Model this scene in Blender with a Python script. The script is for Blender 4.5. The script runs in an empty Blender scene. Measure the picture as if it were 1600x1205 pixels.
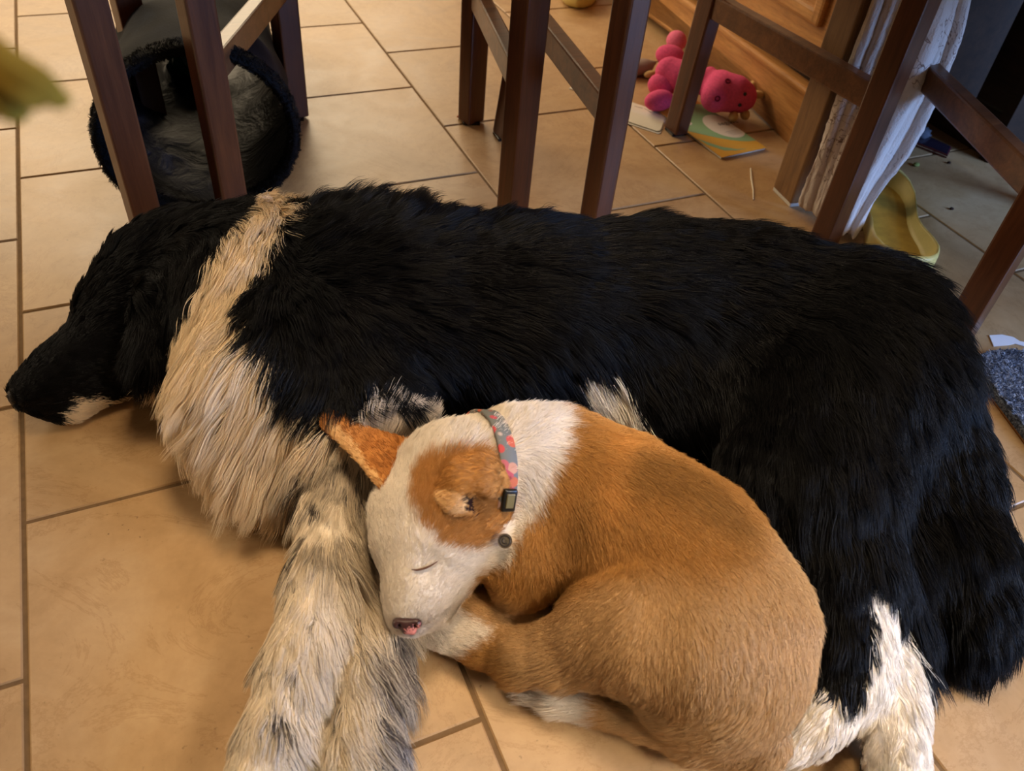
import bpy, bmesh, math, random
import numpy as np
from mathutils import Vector, Matrix
from mathutils.bvhtree import BVHTree
from mathutils.kdtree import KDTree

random.seed(7)
rng = np.random.default_rng(7)
scene = bpy.context.scene
COL = scene.collection
PI = math.pi

# ------------------------------------------------------------------ camera
F_PX, ROLL, PITCH, YAW = 1257.52, 0.107155, 0.756885, -0.487597
TILE = 0.333
CAM_H = 0.6511
U0, V0 = -0.1915, 0.4218          # a joint crossing of the tile grid


def ray(px, py):
    x = (px - 800) / F_PX
    y = -(py - 602.5) / F_PX
    c, s = math.cos(ROLL), math.sin(ROLL)
    x, y = c * x - s * y, s * x + c * y
    a = PI / 2 - PITCH
    c, s = math.cos(a), math.sin(a)
    d = (x, c * y + s, s * y - c)
    c, s = math.cos(YAW), math.sin(YAW)
    return Vector((c * d[0] - s * d[1], s * d[0] + c * d[1], d[2]))


def P(px, py, z=0.0):
    """the point at height z that the photograph shows at this pixel"""
    d = ray(px, py)
    return Vector((0, 0, CAM_H)) + d * ((z - CAM_H) / d.z)


def project(V):
    """numpy (n,3) world points to pixels"""
    p = V - np.array([0, 0, CAM_H])
    c, s = math.cos(-YAW), math.sin(-YAW)
    x, y, z = c * p[:, 0] - s * p[:, 1], s * p[:, 0] + c * p[:, 1], p[:, 2]
    a = -(PI / 2 - PITCH)
    c, s = math.cos(a), math.sin(a)
    y, z = c * y - s * z, s * y + c * z
    c, s = math.cos(-ROLL), math.sin(-ROLL)
    x, y = c * x - s * y, s * x + c * y
    return np.stack([800 + F_PX * x / -z, 602.5 - F_PX * y / -z], 1)


cam_d = bpy.data.cameras.new('camera')
cam = bpy.data.objects.new('camera', cam_d)
COL.objects.link(cam)
R = (Matrix.Rotation(YAW, 3, 'Z') @ Matrix.Rotation(PI / 2 - PITCH, 3, 'X') @ Matrix.Rotation(ROLL, 3, 'Z'))
cam.matrix_world = Matrix.Translation((0, 0, CAM_H)) @ R.to_4x4()
cam_d.sensor_width = 36
cam_d.lens = F_PX / 1600 * 36
cam_d.clip_start = 0.02
cam_d.dof.use_dof = True
cam_d.dof.focus_distance = 0.84
cam_d.dof.aperture_fstop = 8
scene.camera = cam

# ------------------------------------------------------------------ light
vs = scene.view_settings
vs.view_transform = 'Standard'
vs.look = 'None'
vs.gamma = 1
vs.use_curve_mapping = False
vs.exposure = 0.12


def srgb(r, g, b):
    f = lambda c: (c / 255) / 12.92 if c <= 10 else (((c / 255) + 0.055) / 1.055) ** 2.4
    return (f(r), f(g), f(b), 1)


world = bpy.data.worlds.new('world')
scene.world = world
world.use_nodes = True
bg = world.node_tree.nodes['Background']
bg.inputs[0].default_value = (1.0, 0.72, 0.45, 1)
bg.inputs[1].default_value = 0.13


def area(name, loc, target, sx, sy, power, color, spread=180):
    d = bpy.data.lights.new(name, 'AREA')
    d.shape = 'RECTANGLE'
    d.size, d.size_y = sx, sy
    d.energy = power
    d.color = color
    d.spread = math.radians(spread)
    o = bpy.data.objects.new(name, d)
    COL.objects.link(o)
    o.location = loc
    o.rotation_euler = (Vector(target) - Vector(loc)).to_track_quat('-Z', 'Y').to_euler()
    return o


area('window_light_far', (-0.1, 4.5, 1.9), (0.6, 1.0, 0.0), 4.0, 1.8, 160, (1.0, 0.79, 0.52))
area('window_light_left', (-2.7, 2.1, 1.5), (0.4, 0.9, 0.0), 1.2, 1.4, 30, (1.0, 0.82, 0.58))
area('ceiling_lamp', (0.34, 0.55, 2.1), (0.30, 0.47, 0.0), 0.5, 0.5, 1.6, (1.0, 0.75, 0.47), 36)
area('fill_light_front', (1.1, -1.2, 1.5), (0.40, 0.20, 0.0), 0.7, 0.7, 1.9, (1.0, 0.87, 0.71), 30)  # unseen warm fill, added to brighten the puppy and nearby floor
area('window_light_right', (2.2, -1.1, 0.9), (0.70, 0.15, 0.0), 1.1, 1.1, 84, (0.27, 0.49, 1.0))
scene.cycles.max_bounces = 6
scene.cycles.diffuse_bounces = 3
scene.cycles.glossy_bounces = 3
scene.cycles.transmission_bounces = 3

# ------------------------------------------------------------------ helpers
def attach(o, parent):
    if parent:
        o.parent = parent
        if parent.type == 'EMPTY':          # parts are modelled in place
            o.matrix_parent_inverse = Matrix.Translation(-parent.location)


def new_obj(name, mesh, parent=None, mat=None, smooth=False):
    o = bpy.data.objects.new(name, mesh)
    COL.objects.link(o)
    attach(o, parent)
    if mat is not None and hasattr(mesh, 'materials') and len(mesh.materials) == 0:
        mesh.materials.append(mat)
    if smooth and hasattr(mesh, 'polygons'):
        mesh.polygons.foreach_set('use_smooth', [True] * len(mesh.polygons))
    return o


def obj(name, bm, mat, parent=None, smooth=False):
    bmesh.ops.recalc_face_normals(bm, faces=bm.faces)
    me = bpy.data.meshes.new(name)
    bm.to_mesh(me)
    bm.free()
    return new_obj(name, me, parent, mat, smooth)


def thing(name, label, cat, loc=(0, 0, 0), group=None):
    o = bpy.data.objects.new(name, None)
    o.empty_display_size = 0.02
    COL.objects.link(o)
    o.location = loc
    tag(o, label, cat, group)
    return o


def tag(o, label, cat, group=None):
    o['label'] = label
    o['category'] = cat
    if group:
        o['group'] = group
    return o


def box_at(bm, c, s, rotz=0.0, bevel=0.0, M=None):
    r = bmesh.ops.create_cube(bm, size=1)
    vs_ = r['verts']
    m = Matrix.Translation(c) @ Matrix.Rotation(rotz, 4, 'Z') @ Matrix.Diagonal((s[0], s[1], s[2], 1))
    if M is not None:
        m = M @ m
    bmesh.ops.transform(bm, matrix=m, verts=vs_)
    if bevel:
        es = list({e for v in vs_ for e in v.link_edges})
        bmesh.ops.bevel(bm, geom=es, offset=bevel, segments=2, affect='EDGES', profile=0.6)
    return vs_


def beam(bm, a, b, w, d, bevel=0.003, up=(0, 0, 1), w2=None, d2=None):
    """a rectangular bar from a to b; w across, d along the up-ish axis"""
    a, b = Vector(a), Vector(b)
    z = (b - a).normalized()
    upv = Vector(up)
    if abs(z.dot(upv)) > 0.98:
        upv = Vector((0, 1, 0))
    x = upv.cross(z).normalized()
    y = z.cross(x)
    w2 = w2 or w
    d2 = d2 or d
    vs_ = []
    for c, ww, dd in ((a, w, d), (b, w2, d2)):
        for sx, sy in ((-1, -1), (1, -1), (1, 1), (-1, 1)):
            vs_.append(bm.verts.new(c + x * (sx * ww / 2) + y * (sy * dd / 2)))
    q = vs_
    fs = [(0, 3, 2, 1), (4, 5, 6, 7), (0, 1, 5, 4), (1, 2, 6, 5), (2, 3, 7, 6), (3, 0, 4, 7)]
    faces = [bm.faces.new([q[i] for i in f]) for f in fs]
    if bevel:
        es = list({e for f in faces for e in f.edges})
        bmesh.ops.bevel(bm, geom=es, offset=bevel, segments=2, affect='EDGES', profile=0.6)


def tube(bm, pts, rad, seg=10, closed=False, caps=True, flat=1.0):
    pts = [Vector(p) for p in pts]
    n = len(pts)
    rads = rad if isinstance(rad, (list, tuple)) else [rad] * n
    rings = []
    px = None
    for i, p in enumerate(pts):
        if closed:
            t = (pts[(i + 1) % n] - pts[i - 1]).normalized()
        else:
            t = (pts[min(i + 1, n - 1)] - pts[max(i - 1, 0)]).normalized()
        if px is None:
            ref = Vector((0, 0, 1)) if abs(t.z) < 0.9 else Vector((1, 0, 0))
            px = ref.cross(t).normalized()
        else:
            px = (px - t * px.dot(t)).normalized()
        py = t.cross(px)
        rings.append([bm.verts.new(p + (px * math.cos(2 * PI * k / seg) + py * (flat * math.sin(2 * PI * k / seg))) * rads[i]) for k in range(seg)])
    m = n if closed else n - 1
    for i in range(m):
        A, B = rings[i], rings[(i + 1) % n]
        for k in range(seg):
            bm.faces.new((A[k], A[(k + 1) % seg], B[(k + 1) % seg], B[k]))
    if caps and not closed:
        bm.faces.new(list(reversed(rings[0])))
        bm.faces.new(rings[-1])


def ellipsoid(bm, c, r, rot=None, u=20, v=12):
    res = bmesh.ops.create_uvsphere(bm, u_segments=u, v_segments=v, radius=1)
    m = Matrix.Translation(c) @ (rot.to_4x4() if rot is not None else Matrix.Identity(4)) @ Matrix.Diagonal((r[0], r[1], r[2], 1))
    bmesh.ops.transform(bm, matrix=m, verts=res['verts'])
    return res['verts']


def prism(bm, outline, z0, z1, inset=0.0):
    b = [bm.verts.new((p[0], p[1], z0)) for p in outline]
    t = [bm.verts.new((p[0], p[1], z1)) for p in outline]
    n = len(outline)
    bm.faces.new(list(reversed(b)))
    top = bm.faces.new(t)
    for i in range(n):
        bm.faces.new((b[i], b[(i + 1) % n], t[(i + 1) % n], t[i]))
    return top


# ------------------------------------------------------------------ materials
class NT:
    def __init__(self, name):
        self.m = bpy.data.materials.new(name)
        self.m.use_nodes = True
        self.t = self.m.node_tree
        self.b = self.t.nodes['Principled BSDF']

    def n(self, kind, **kw):
        nd = self.t.nodes.new(kind)
        for k, v in kw.items():
            if k.startswith('_'):
                setattr(nd, k[1:], v)
            else:
                nd.inputs[k.replace('__', ' ')].default_value = v
        return nd

    def l(self, a, b):
        self.t.links.new(a, b)

    def coords(self, kind='Object', scale=(1, 1, 1)):
        tc = self.n('ShaderNodeTexCoord')
        mp = self.n('ShaderNodeMapping')
        mp.inputs['Scale'].default_value = scale
        self.l(tc.outputs[kind], mp.inputs[0])
        return mp.outputs[0]

    def noise(self, vec, scale, detail=6, rough=0.6, dist=0.0):
        nd = self.n('ShaderNodeTexNoise', Scale=scale, Detail=detail, Roughness=rough, Distortion=dist)
        if vec is not None:
            self.l(vec, nd.inputs['Vector'])
        return nd

    def ramp(self, fac, stops):
        nd = self.n('ShaderNodeValToRGB')
        el = nd.color_ramp.elements
        while len(el) > len(stops):
            el.remove(el[-1])
        while len(el) < len(stops):
            el.new(0.5)
        for e, (p, c) in zip(el, stops):
            e.position = p
            e.color = c
        self.l(fac, nd.inputs[0])
        return nd.outputs[0]

    def mix(self, fac, a, b, mode='MIX'):
        nd = self.n('ShaderNodeMix', _data_type='RGBA', _blend_type=mode)
        for v, i in ((fac, 0), (a, 6), (b, 7)):
            if hasattr(v, 'is_linked'):
                self.l(v, nd.inputs[i])
            else:
                nd.inputs[i].default_value = v
        return nd.outputs[2]

    def bump(self, h, strength=0.3, dist=0.002):
        nd = self.n('ShaderNodeBump', Strength=strength, Distance=dist)
        self.l(h, nd.inputs['Height'])
        self.l(nd.outputs[0], self.b.inputs['Normal'])
        return nd

    def col(self, c):
        if hasattr(c, 'is_linked'):
            self.l(c, self.b.inputs['Base Color'])
        else:
            self.b.inputs['Base Color'].default_value = c
        return self

    def rough(self, r, spec=0.5):
        if hasattr(r, 'is_linked'):
            self.l(r, self.b.inputs['Roughness'])
        else:
            self.b.inputs['Roughness'].default_value = r
        self.b.inputs['Specular IOR Level'].default_value = spec
        return self


def wood_mat(name, dark, light, scale=9, axis='Z', rough=0.35, spec=0.5):
    w = NT(name)
    sc = {'Z': (6, 6, 0.5), 'Y': (6, 0.5, 6), 'X': (0.5, 6, 6)}[axis]
    v = w.coords('Object', sc)
    n1 = w.noise(v, scale, 8, 0.65, 0.6)
    n2 = w.noise(v, scale * 6, 4, 0.6)
    c = w.ramp(n1.outputs[0], [(0.3, dark), (0.7, light)])
    c2 = w.ramp(n2.outputs[0], [(0.35, (0.72, 0.72, 0.72, 1)), (0.6, (1, 1, 1, 1))])
    w.col(w.mix(0.7, c, c2, 'MULTIPLY')).rough(rough, spec)
    w.bump(n2.outputs[0], 0.15, 0.001)
    return w.m


def simple(name, c, rough=0.5, spec=0.5, noise=0.0, nscale=60, bump=0.0, metallic=0.0):
    w = NT(name)
    if noise or bump:
        v = w.coords('Object')
        n = w.noise(v, nscale, 5, 0.6)
        d = tuple(x * (1 - noise) for x in c[:3]) + (1,)
        w.col(w.ramp(n.outputs[0], [(0.3, d), (0.7, c)]))
        if bump:
            w.bump(n.outputs[0], bump, 0.002)
    else:
        w.col(c)
    w.rough(rough, spec)
    w.b.inputs['Metallic'].default_value = metallic
    return w.m


def tile_material():
    w = NT('stone_tile')
    tc = w.n('ShaderNodeTexCoord')
    oi = w.n('ShaderNodeObjectInfo')
    ml = w.n('ShaderNodeVectorMath', _operation='SCALE')
    w.l(oi.outputs['Location'], ml.inputs[0])
    ml.inputs['Scale'].default_value = 7.3
    ad = w.n('ShaderNodeVectorMath', _operation='ADD')
    w.l(tc.outputs['Object'], ad.inputs[0])
    w.l(ml.outputs[0], ad.inputs[1])
    v = ad.outputs[0]
    n1 = w.noise(v, 7, 8, 0.65, 0.8)
    n2 = w.noise(v, 45, 6, 0.7)
    n3 = w.noise(v, 4.5, 10, 0.75, 2.2)
    c = w.ramp(n1.outputs[0], [(0.3, srgb(168, 131, 88)), (0.5, srgb(184, 147, 102)), (0.72, srgb(197, 163, 120))])
    c = w.mix(0.35, c, w.ramp(n2.outputs[0], [(0.3, (0.70, 0.66, 0.6, 1)), (0.6, (1, 1, 1, 1))]), 'MULTIPLY')
    # fine veins
    vein = w.ramp(n3.outputs[0], [(0.482, (1, 1, 1, 1)), (0.497, (0.72, 0.62, 0.5, 1)), (0.512, (1, 1, 1, 1))])
    c = w.mix(0.55, c, vein, 'MULTIPLY')
    # scattered grime specks with a shape of their own
    n4 = w.noise(v, 160, 3, 0.6)
    n5 = w.noise(v, 9, 3, 0.5)
    sp = w.n('ShaderNodeMath', _operation='MULTIPLY')
    w.l(w.ramp(n4.outputs[0], [(0.66, (0, 0, 0, 1)), (0.72, (1, 1, 1, 1))]), sp.inputs[0])
    w.l(w.ramp(n5.outputs[0], [(0.5, (0, 0, 0, 1)), (0.65, (1, 1, 1, 1))]), sp.inputs[1])
    c = w.mix(sp.outputs[0], c, srgb(110, 80, 50))
    br = w.n('ShaderNodeMapRange')
    w.l(oi.outputs['Random'], br.inputs[0])
    br.inputs[3].default_value = 0.92
    br.inputs[4].default_value = 1.04
    vm = w.n('ShaderNodeVectorMath', _operation='SCALE')
    w.l(c, vm.inputs[0])
    w.l(br.outputs[0], vm.inputs['Scale'])
    w.col(vm.outputs[0])
    w.rough(w.ramp(n1.outputs[0], [(0.3, (0.36, 0.36, 0.36, 1)), (0.7, (0.50, 0.50, 0.50, 1))]), 0.5)
    w.bump(n2.outputs[0], 0.06, 0.001)
    return w.m


M_TILE = tile_material()
M_GROUT = simple('grout', srgb(126, 98, 66), 0.9, 0.2, 0.3, 90, 0.3)
M_DARK = wood_mat('dark_stained_wood', srgb(66, 34, 19), srgb(104, 60, 34), 8, 'Z', 0.30)
M_DARKX = wood_mat('dark_stained_wood_rail', srgb(84, 52, 31), srgb(128, 84, 52), 8, 'X', 0.35)
M_OAK = wood_mat('oak', srgb(168, 112, 58), srgb(208, 154, 92), 10, 'Y', 0.42)
M_OAKZ = wood_mat('oak_upright', srgb(112, 78, 46), srgb(150, 110, 68), 12, 'Z', 0.5)
M_FELT = simple('white_felt', srgb(220, 215, 205), 0.9, 0.1, 0.1)
M_PINK = simple('pink_plush', srgb(226, 88, 134), 0.95, 0.15, 0.25, 220, 0.5)
M_PINKL = simple('light_pink_plush', srgb(236, 118, 152), 0.95, 0.15, 0.2, 220, 0.5)
M_BEIGE = simple('beige_plush', srgb(214, 178, 120), 0.95, 0.15, 0.2, 220, 0.5)
M_BLACK = simple('black_gloss', srgb(14, 10, 10), 0.2, 0.6)
M_PAPER = simple('white_paper', srgb(226, 220, 205), 0.8, 0.2, 0.05, 20)
M_INK = simple('grey_ink', srgb(120, 118, 112), 0.8, 0.1)
M_YELLOW = simple('pale_yellow_rubber', srgb(226, 204, 122), 0.45, 0.4, 0.12, 30, 0.05)

# ------------------------------------------------------------------ floor: grout bed and single tiles
bm = bmesh.new()
box_at(bm, (0.9, 1.2, -0.0215), (6.4, 6.4, 0.04))
floor = obj('floor', bm, M_GROUT)
floor['kind'] = 'structure'
floor['label'] = 'beige stone tile floor laid in half offset courses'

GAP = 0.0042
bm = bmesh.new()
h = TILE / 2 - GAP / 2
box_at(bm, (0, 0, -0.004), (2 * h, 2 * h, 0.008))
es = [e for e in bm.edges if all(v.co.z > -0.001 for v in e.verts)]
bmesh.ops.bevel(bm, geom=es, offset=0.0013, segments=1, affect='EDGES')
tile_me = bpy.data.meshes.new('tile')
bm.to_mesh(tile_me)
bm.free()
tile_me.materials.append(M_TILE)
for i in range(-3, 9):
    for j in range(-4, 8):
        cx = U0 + (i + 0.5) * TILE
        cy = V0 + (j + (0.0 if i % 2 == 0 else 0.5)) * TILE
        t = bpy.data.objects.new('tile', tile_me)
        COL.objects.link(t)
        t.location = (cx, cy, 0)
        t.parent = floor

# ------------------------------------------------------------------ signed distance modelling
def ell_prim(c, r, rot=None):
    return dict(t='e', c=np.array(c, float), r=np.array(r, float), R=np.array(rot) if rot is not None else np.eye(3))


class Sdf:
    def __init__(self):
        self.p = []

    def cone(self, *pts, k=0.02, zs=1.0, sub=False, fl=None):
        """a chain of tapering limbs through (px, py, z, r)"""
        w = [(np.array(P(q[0], q[1], q[2])), q[3]) for q in pts]
        self.wcone(*w, k=k, zs=zs, sub=sub, fl=fl)

    def wcone(self, *w, k=0.02, zs=1.0, sub=False, fl=None):
        for (a, ra), (b, rb) in zip(w[:-1], w[1:]):
            self.p.append(dict(t='c', a=np.array(a, float), b=np.array(b, float), ra=ra, rb=rb, k=k, zs=zs, sub=sub, fl=fl))

    def ball(self, px, py, z, r, k=0.02, s=(1, 1, 1), sub=False):
        c = np.array(P(px, py, z))
        self.p.append(dict(t='c', a=c, b=c + np.array([1e-4, 0, 0]), ra=r, rb=r, k=k, zs=s[2], sub=sub, fl=None))

    def build(self, h):
        lo = np.min([np.minimum(q['a'] - q['ra'], q['b'] - q['rb']) for q in self.p if not q['sub']], 0) - 0.03
        hi = np.max([np.maximum(q['a'] + q['ra'], q['b'] + q['rb']) for q in self.p if not q['sub']], 0) + 0.03
        n = np.ceil((hi - lo) / h).astype(int) + 1
        ax = [lo[i] + h * np.arange(n[i]) for i in range(3)]
        Fd = np.full(n, 0.05)
        for q in self.p:
            m = 0.05 + q['k']
            l2 = np.minimum(q['a'] - q['ra'], q['b'] - q['rb']) - m
            h2 = np.maximum(q['a'] + q['ra'], q['b'] + q['rb']) + m
            i0 = np.maximum(np.floor((l2 - lo) / h).astype(int), 0)
            i1 = np.minimum(np.ceil((h2 - lo) / h).astype(int) + 1, n)
            sl = tuple(slice(i0[i], i1[i]) for i in range(3))
            X = ax[0][sl[0]][:, None, None]
            Y = ax[1][sl[1]][None, :, None]
            Z = ax[2][sl[2]][None, None, :]
            ba = q['b'] - q['a']
            L = max((ba * ba).sum(), 1e-12)
            dx, dy, dz = X - q['a'][0], Y - q['a'][1], Z - q['a'][2]
            t = np.clip((dx * ba[0] + dy * ba[1] + dz * ba[2]) / L, 0, 1)
            ex, ey, ez = dx - ba[0] * t, dy - ba[1] * t, (dz - ba[2] * t) / q['zs']
            if q['fl'] is not None:                # thinner along one direction
                nv, ff = q['fl']
                al = (ex * nv[0] + ey * nv[1] + ez * nv[2]) * (1 / ff - 1)
                ex, ey, ez = ex + al * nv[0], ey + al * nv[1], ez + al * nv[2]
            d = np.sqrt(ex ** 2 + ey ** 2 + ez ** 2) - (q['ra'] + (q['rb'] - q['ra']) * t)
            if q['fl'] is not None:
                d = d * q['fl'][1]
            if q['zs'] != 1:
                d = d * min(1.0, q['zs'])
            A = Fd[sl]
            k = q['k']
            if q['sub']:
                d = -d
                hh = np.clip(0.5 - 0.5 * (d - A) / k, 0, 1)
                Fd[sl] = d * (1 - hh) + A * hh + k * hh * (1 - hh)
            else:
                hh = np.clip(0.5 + 0.5 * (d - A) / k, 0, 1)
                Fd[sl] = d * (1 - hh) + A * hh - k * hh * (1 - hh)
        # rest on the floor
        fl = 0.001 - ax[2][None, None, :]
        Fd = np.maximum(Fd, fl)
        return surface_nets(Fd, lo, h)


def surface_nets(Fd, lo, h):
    S = Fd < 0
    nx, ny, nz = Fd.shape
    corners = [(i, j, k) for i in (0, 1) for j in (0, 1) for k in (0, 1)]
    cnt = np.zeros((nx - 1, ny - 1, nz - 1), np.int8)
    for c in corners:
        cnt += S[c[0]:nx - 1 + c[0], c[1]:ny - 1 + c[1], c[2]:nz - 1 + c[2]]
    act = np.argwhere((cnt > 0) & (cnt < 8))
    idx = -np.ones(cnt.shape, np.int64)
    idx[act[:, 0], act[:, 1], act[:, 2]] = np.arange(len(act))
    acc = np.zeros((len(act), 3))
    num = np.zeros(len(act))
    for a in range(8):
        for b in range(a + 1, 8):
            ca, cb = np.array(corners[a]), np.array(corners[b])
            if np.abs(ca - cb).sum() != 1:
                continue
            ia, ib = act + ca, act + cb
            fa = Fd[ia[:, 0], ia[:, 1], ia[:, 2]]
            fb = Fd[ib[:, 0], ib[:, 1], ib[:, 2]]
            m = (fa < 0) != (fb < 0)
            t = np.where(m, fa / np.where(m, fa - fb, 1), 0)[:, None]
            acc += np.where(m[:, None], ca + t * (cb - ca), 0)
            num += m
    V = lo + h * (act + acc / num[:, None])
    quads = []
    for axis in range(3):
        sl0 = [slice(None)] * 3
        sl1 = [slice(None)] * 3
        sl0[axis] = slice(0, -1)
        sl1[axis] = slice(1, None)
        d = S[tuple(sl0)] != S[tuple(sl1)]
        e = np.argwhere(d)
        u, v = (axis + 1) % 3, (axis + 2) % 3
        ok = (e[:, u] > 0) & (e[:, v] > 0) & (e[:, u] < Fd.shape[u] - 1) & (e[:, v] < Fd.shape[v] - 1)
        e = e[ok]
        inside = S[e[:, 0], e[:, 1], e[:, 2]]

        def cell(du, dv):
            q = e.copy()
            q[:, u] -= du
            q[:, v] -= dv
            return idx[q[:, 0], q[:, 1], q[:, 2]]
        Q = np.stack([cell(1, 1), cell(0, 1), cell(0, 0), cell(1, 0)], 1)
        Q[~inside] = Q[~inside][:, ::-1]
        quads.append(Q)
    return V, np.concatenate(quads)


def relax(V, Q, it=3, lam=0.5):
    E = np.concatenate([Q[:, [0, 1]], Q[:, [1, 2]], Q[:, [2, 3]], Q[:, [3, 0]]])
    deg = np.bincount(E.ravel(), minlength=len(V)).astype(float)
    for _ in range(it):
        for l in (lam, -lam * 1.03):
            A = np.zeros_like(V)
            for c in range(3):
                A[:, c] = np.bincount(E[:, 0], V[E[:, 1], c], len(V)) + np.bincount(E[:, 1], V[E[:, 0], c], len(V))
            V = V + l * (A / deg[:, None] - V)
    V[:, 2] = np.maximum(V[:, 2], 0.001)
    return V


def normals(V, Q):
    n = np.cross(V[Q[:, 2]] - V[Q[:, 0]], V[Q[:, 3]] - V[Q[:, 1]])
    N = np.zeros_like(V)
    for c in range(3):
        for k in range(4):
            N[:, c] += np.bincount(Q[:, k], n[:, c], len(V))
    return N / np.maximum(np.linalg.norm(N, axis=1, keepdims=True), 1e-12)


def in_poly(pts, poly):
    x, y = pts[:, 0], pts[:, 1]
    r = np.zeros(len(pts), bool)
    n = len(poly)
    for i in range(n):
        x0, y0 = poly[i]
        x1, y1 = poly[(i + 1) % n]
        c = ((y0 > y) != (y1 > y)) & (x < (x1 - x0) * (y - y0) / (y1 - y0 + 1e-12) + x0)
        r ^= c
    return r


def smooth_attr(A, Q, it):
    E = np.concatenate([Q[:, [0, 1]], Q[:, [1, 2]], Q[:, [2, 3]], Q[:, [3, 0]]])
    n = len(A)
    deg = np.bincount(E.ravel(), minlength=n).astype(float)
    for _ in range(it):
        B = np.stack([np.bincount(E[:, 0], A[E[:, 1], c], n) + np.bincount(E[:, 1], A[E[:, 0], c], n) for c in range(A.shape[1])], 1)
        A = 0.4 * A + 0.6 * B / np.maximum(deg, 1)[:, None]
    return A


class Coat:
    """a body mesh with per-vertex coat colour, hair length and lie"""

    def __init__(self, V, Q):
        self.V, self.Q = V, Q
        self.N = normals(V, Q)
        self.bvh = BVHTree.FromPolygons([tuple(v) for v in V], [tuple(int(i) for i in q) for q in Q])
        self.px = project(V)
        cam_p = np.array([0, 0, CAM_H])
        D = cam_p - V
        D /= np.linalg.norm(D, axis=1, keepdims=True)
        face = (self.N * D).sum(1) > 0.02
        vis = np.zeros(len(V), bool)
        for i in np.nonzero(face)[0]:
            o = Vector(V[i] + self.N[i] * 0.004)
            if self.bvh.ray_cast(o, Vector(D[i]), 2.0)[0] is None:
                vis[i] = True
        self.vis = vis

    def hit(self, px, py):
        d = ray(px, py).normalized()
        o = Vector((0, 0, CAM_H))
        r = self.bvh.ray_cast(o, d, 5.0)
        if r[0] is not None:
            return np.array(r[0]), np.array(r[1])
        # beside the outline: the nearest point of the surface to the ray
        best = None
        for t in np.linspace(0.5, 1.3, 60):
            q = self.bvh.find_nearest(o + d * t)
            if best is None or q[3] < best[2]:
                best = (np.array(q[0]), np.array(q[1]), q[3])
        return best[0], best[1]

    def spread(self, values):
        """values known on seen vertices, carried round to the unseen side"""
        ids = np.nonzero(self.vis)[0]
        kd = KDTree(len(ids))
        for n, i in enumerate(ids):
            kd.insert(self.V[i], n)
        kd.balance()
        out = values.copy()
        for i in np.nonzero(~self.vis)[0]:
            out[i] = values[ids[kd.find(self.V[i])[1]]]
        return out

    def paint(self, regions, base):
        lab = np.zeros(len(self.V), int)
        jit = self.px + rng.normal(0, 3.0, self.px.shape)
        for i, (poly, name) in enumerate(regions):
            lab[in_poly(jit, poly)] = i + 1
        self.lab = self.spread(lab)
        return self.lab

    def strokes(self, strokes, power=3.0, kn=5):
        pos, dr, par = [], [], []
        for s in strokes:
            a, _ = self.hit(s[0], s[1])
            b, _ = self.hit(s[2], s[3])
            d = b - a
            L = np.linalg.norm(d)
            if L < 1e-5:
                continue
            for f in (0.0, 1.0):
                pos.append(a + d * f)
                dr.append(d / L)
                par.append(s[4:])
        pos, dr, par = np.array(pos), np.array(dr), np.array(par, float)
        W = np.zeros((len(self.V), len(pos)))
        for j in range(len(pos)):
            W[:, j] = 1.0 / (np.linalg.norm(self.V - pos[j], axis=1) + 0.008) ** power
        W /= W.sum(1, keepdims=True)
        D = W @ dr
        D -= self.N * (D * self.N).sum(1, keepdims=True)
        D /= np.maximum(np.linalg.norm(D, axis=1, keepdims=True), 1e-6)
        self.dir = D
        self.par = W @ par
        return D, self.par


def skin_object(name, V, Q, colors, mat, parent):
    me = bpy.data.meshes.new(name)
    me.from_pydata([], [], [])
    me.vertices.add(len(V))
    me.vertices.foreach_set('co', V.astype(np.float32).ravel())
    me.loops.add(Q.size)
    me.loops.foreach_set('vertex_index', Q.astype(np.int32).ravel())
    me.polygons.add(len(Q))
    me.polygons.foreach_set('loop_start', np.arange(0, Q.size, 4, dtype=np.int32))
    me.polygons.foreach_set('use_smooth', np.ones(len(Q), bool))
    me.update(calc_edges=True)
    a = me.attributes.new('coat', 'FLOAT_COLOR', 'POINT')
    a.data.foreach_set('color', np.concatenate([colors, np.ones((len(V), 1))], 1).astype(np.float32).ravel())
    me.materials.append(mat)
    return new_obj(name, me, parent)


def fur_material(name, rough=0.5, spec=0.35, trans=0.25):
    w = NT(name)
    at = w.n('ShaderNodeAttribute', _attribute_name='coat')
    w.col(at.outputs['Color']).rough(rough, spec)
    if trans:
        tr = w.n('ShaderNodeBsdfTranslucent')
        w.l(at.outputs['Color'], tr.inputs[0])
        mx = w.n('ShaderNodeMixShader')
        mx.inputs[0].default_value = trans
        w.l(w.b.outputs[0], mx.inputs[1])
        w.l(tr.outputs[0], mx.inputs[2])
        w.l(mx.outputs[0], w.t.nodes['Material Output'].inputs[0])
    return w.m


M_SKIN = fur_material('coat_skin', 0.8, 0.1, 0)
M_FUR = fur_material('coat_fur', 0.42, 0.17, 0.15)


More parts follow.
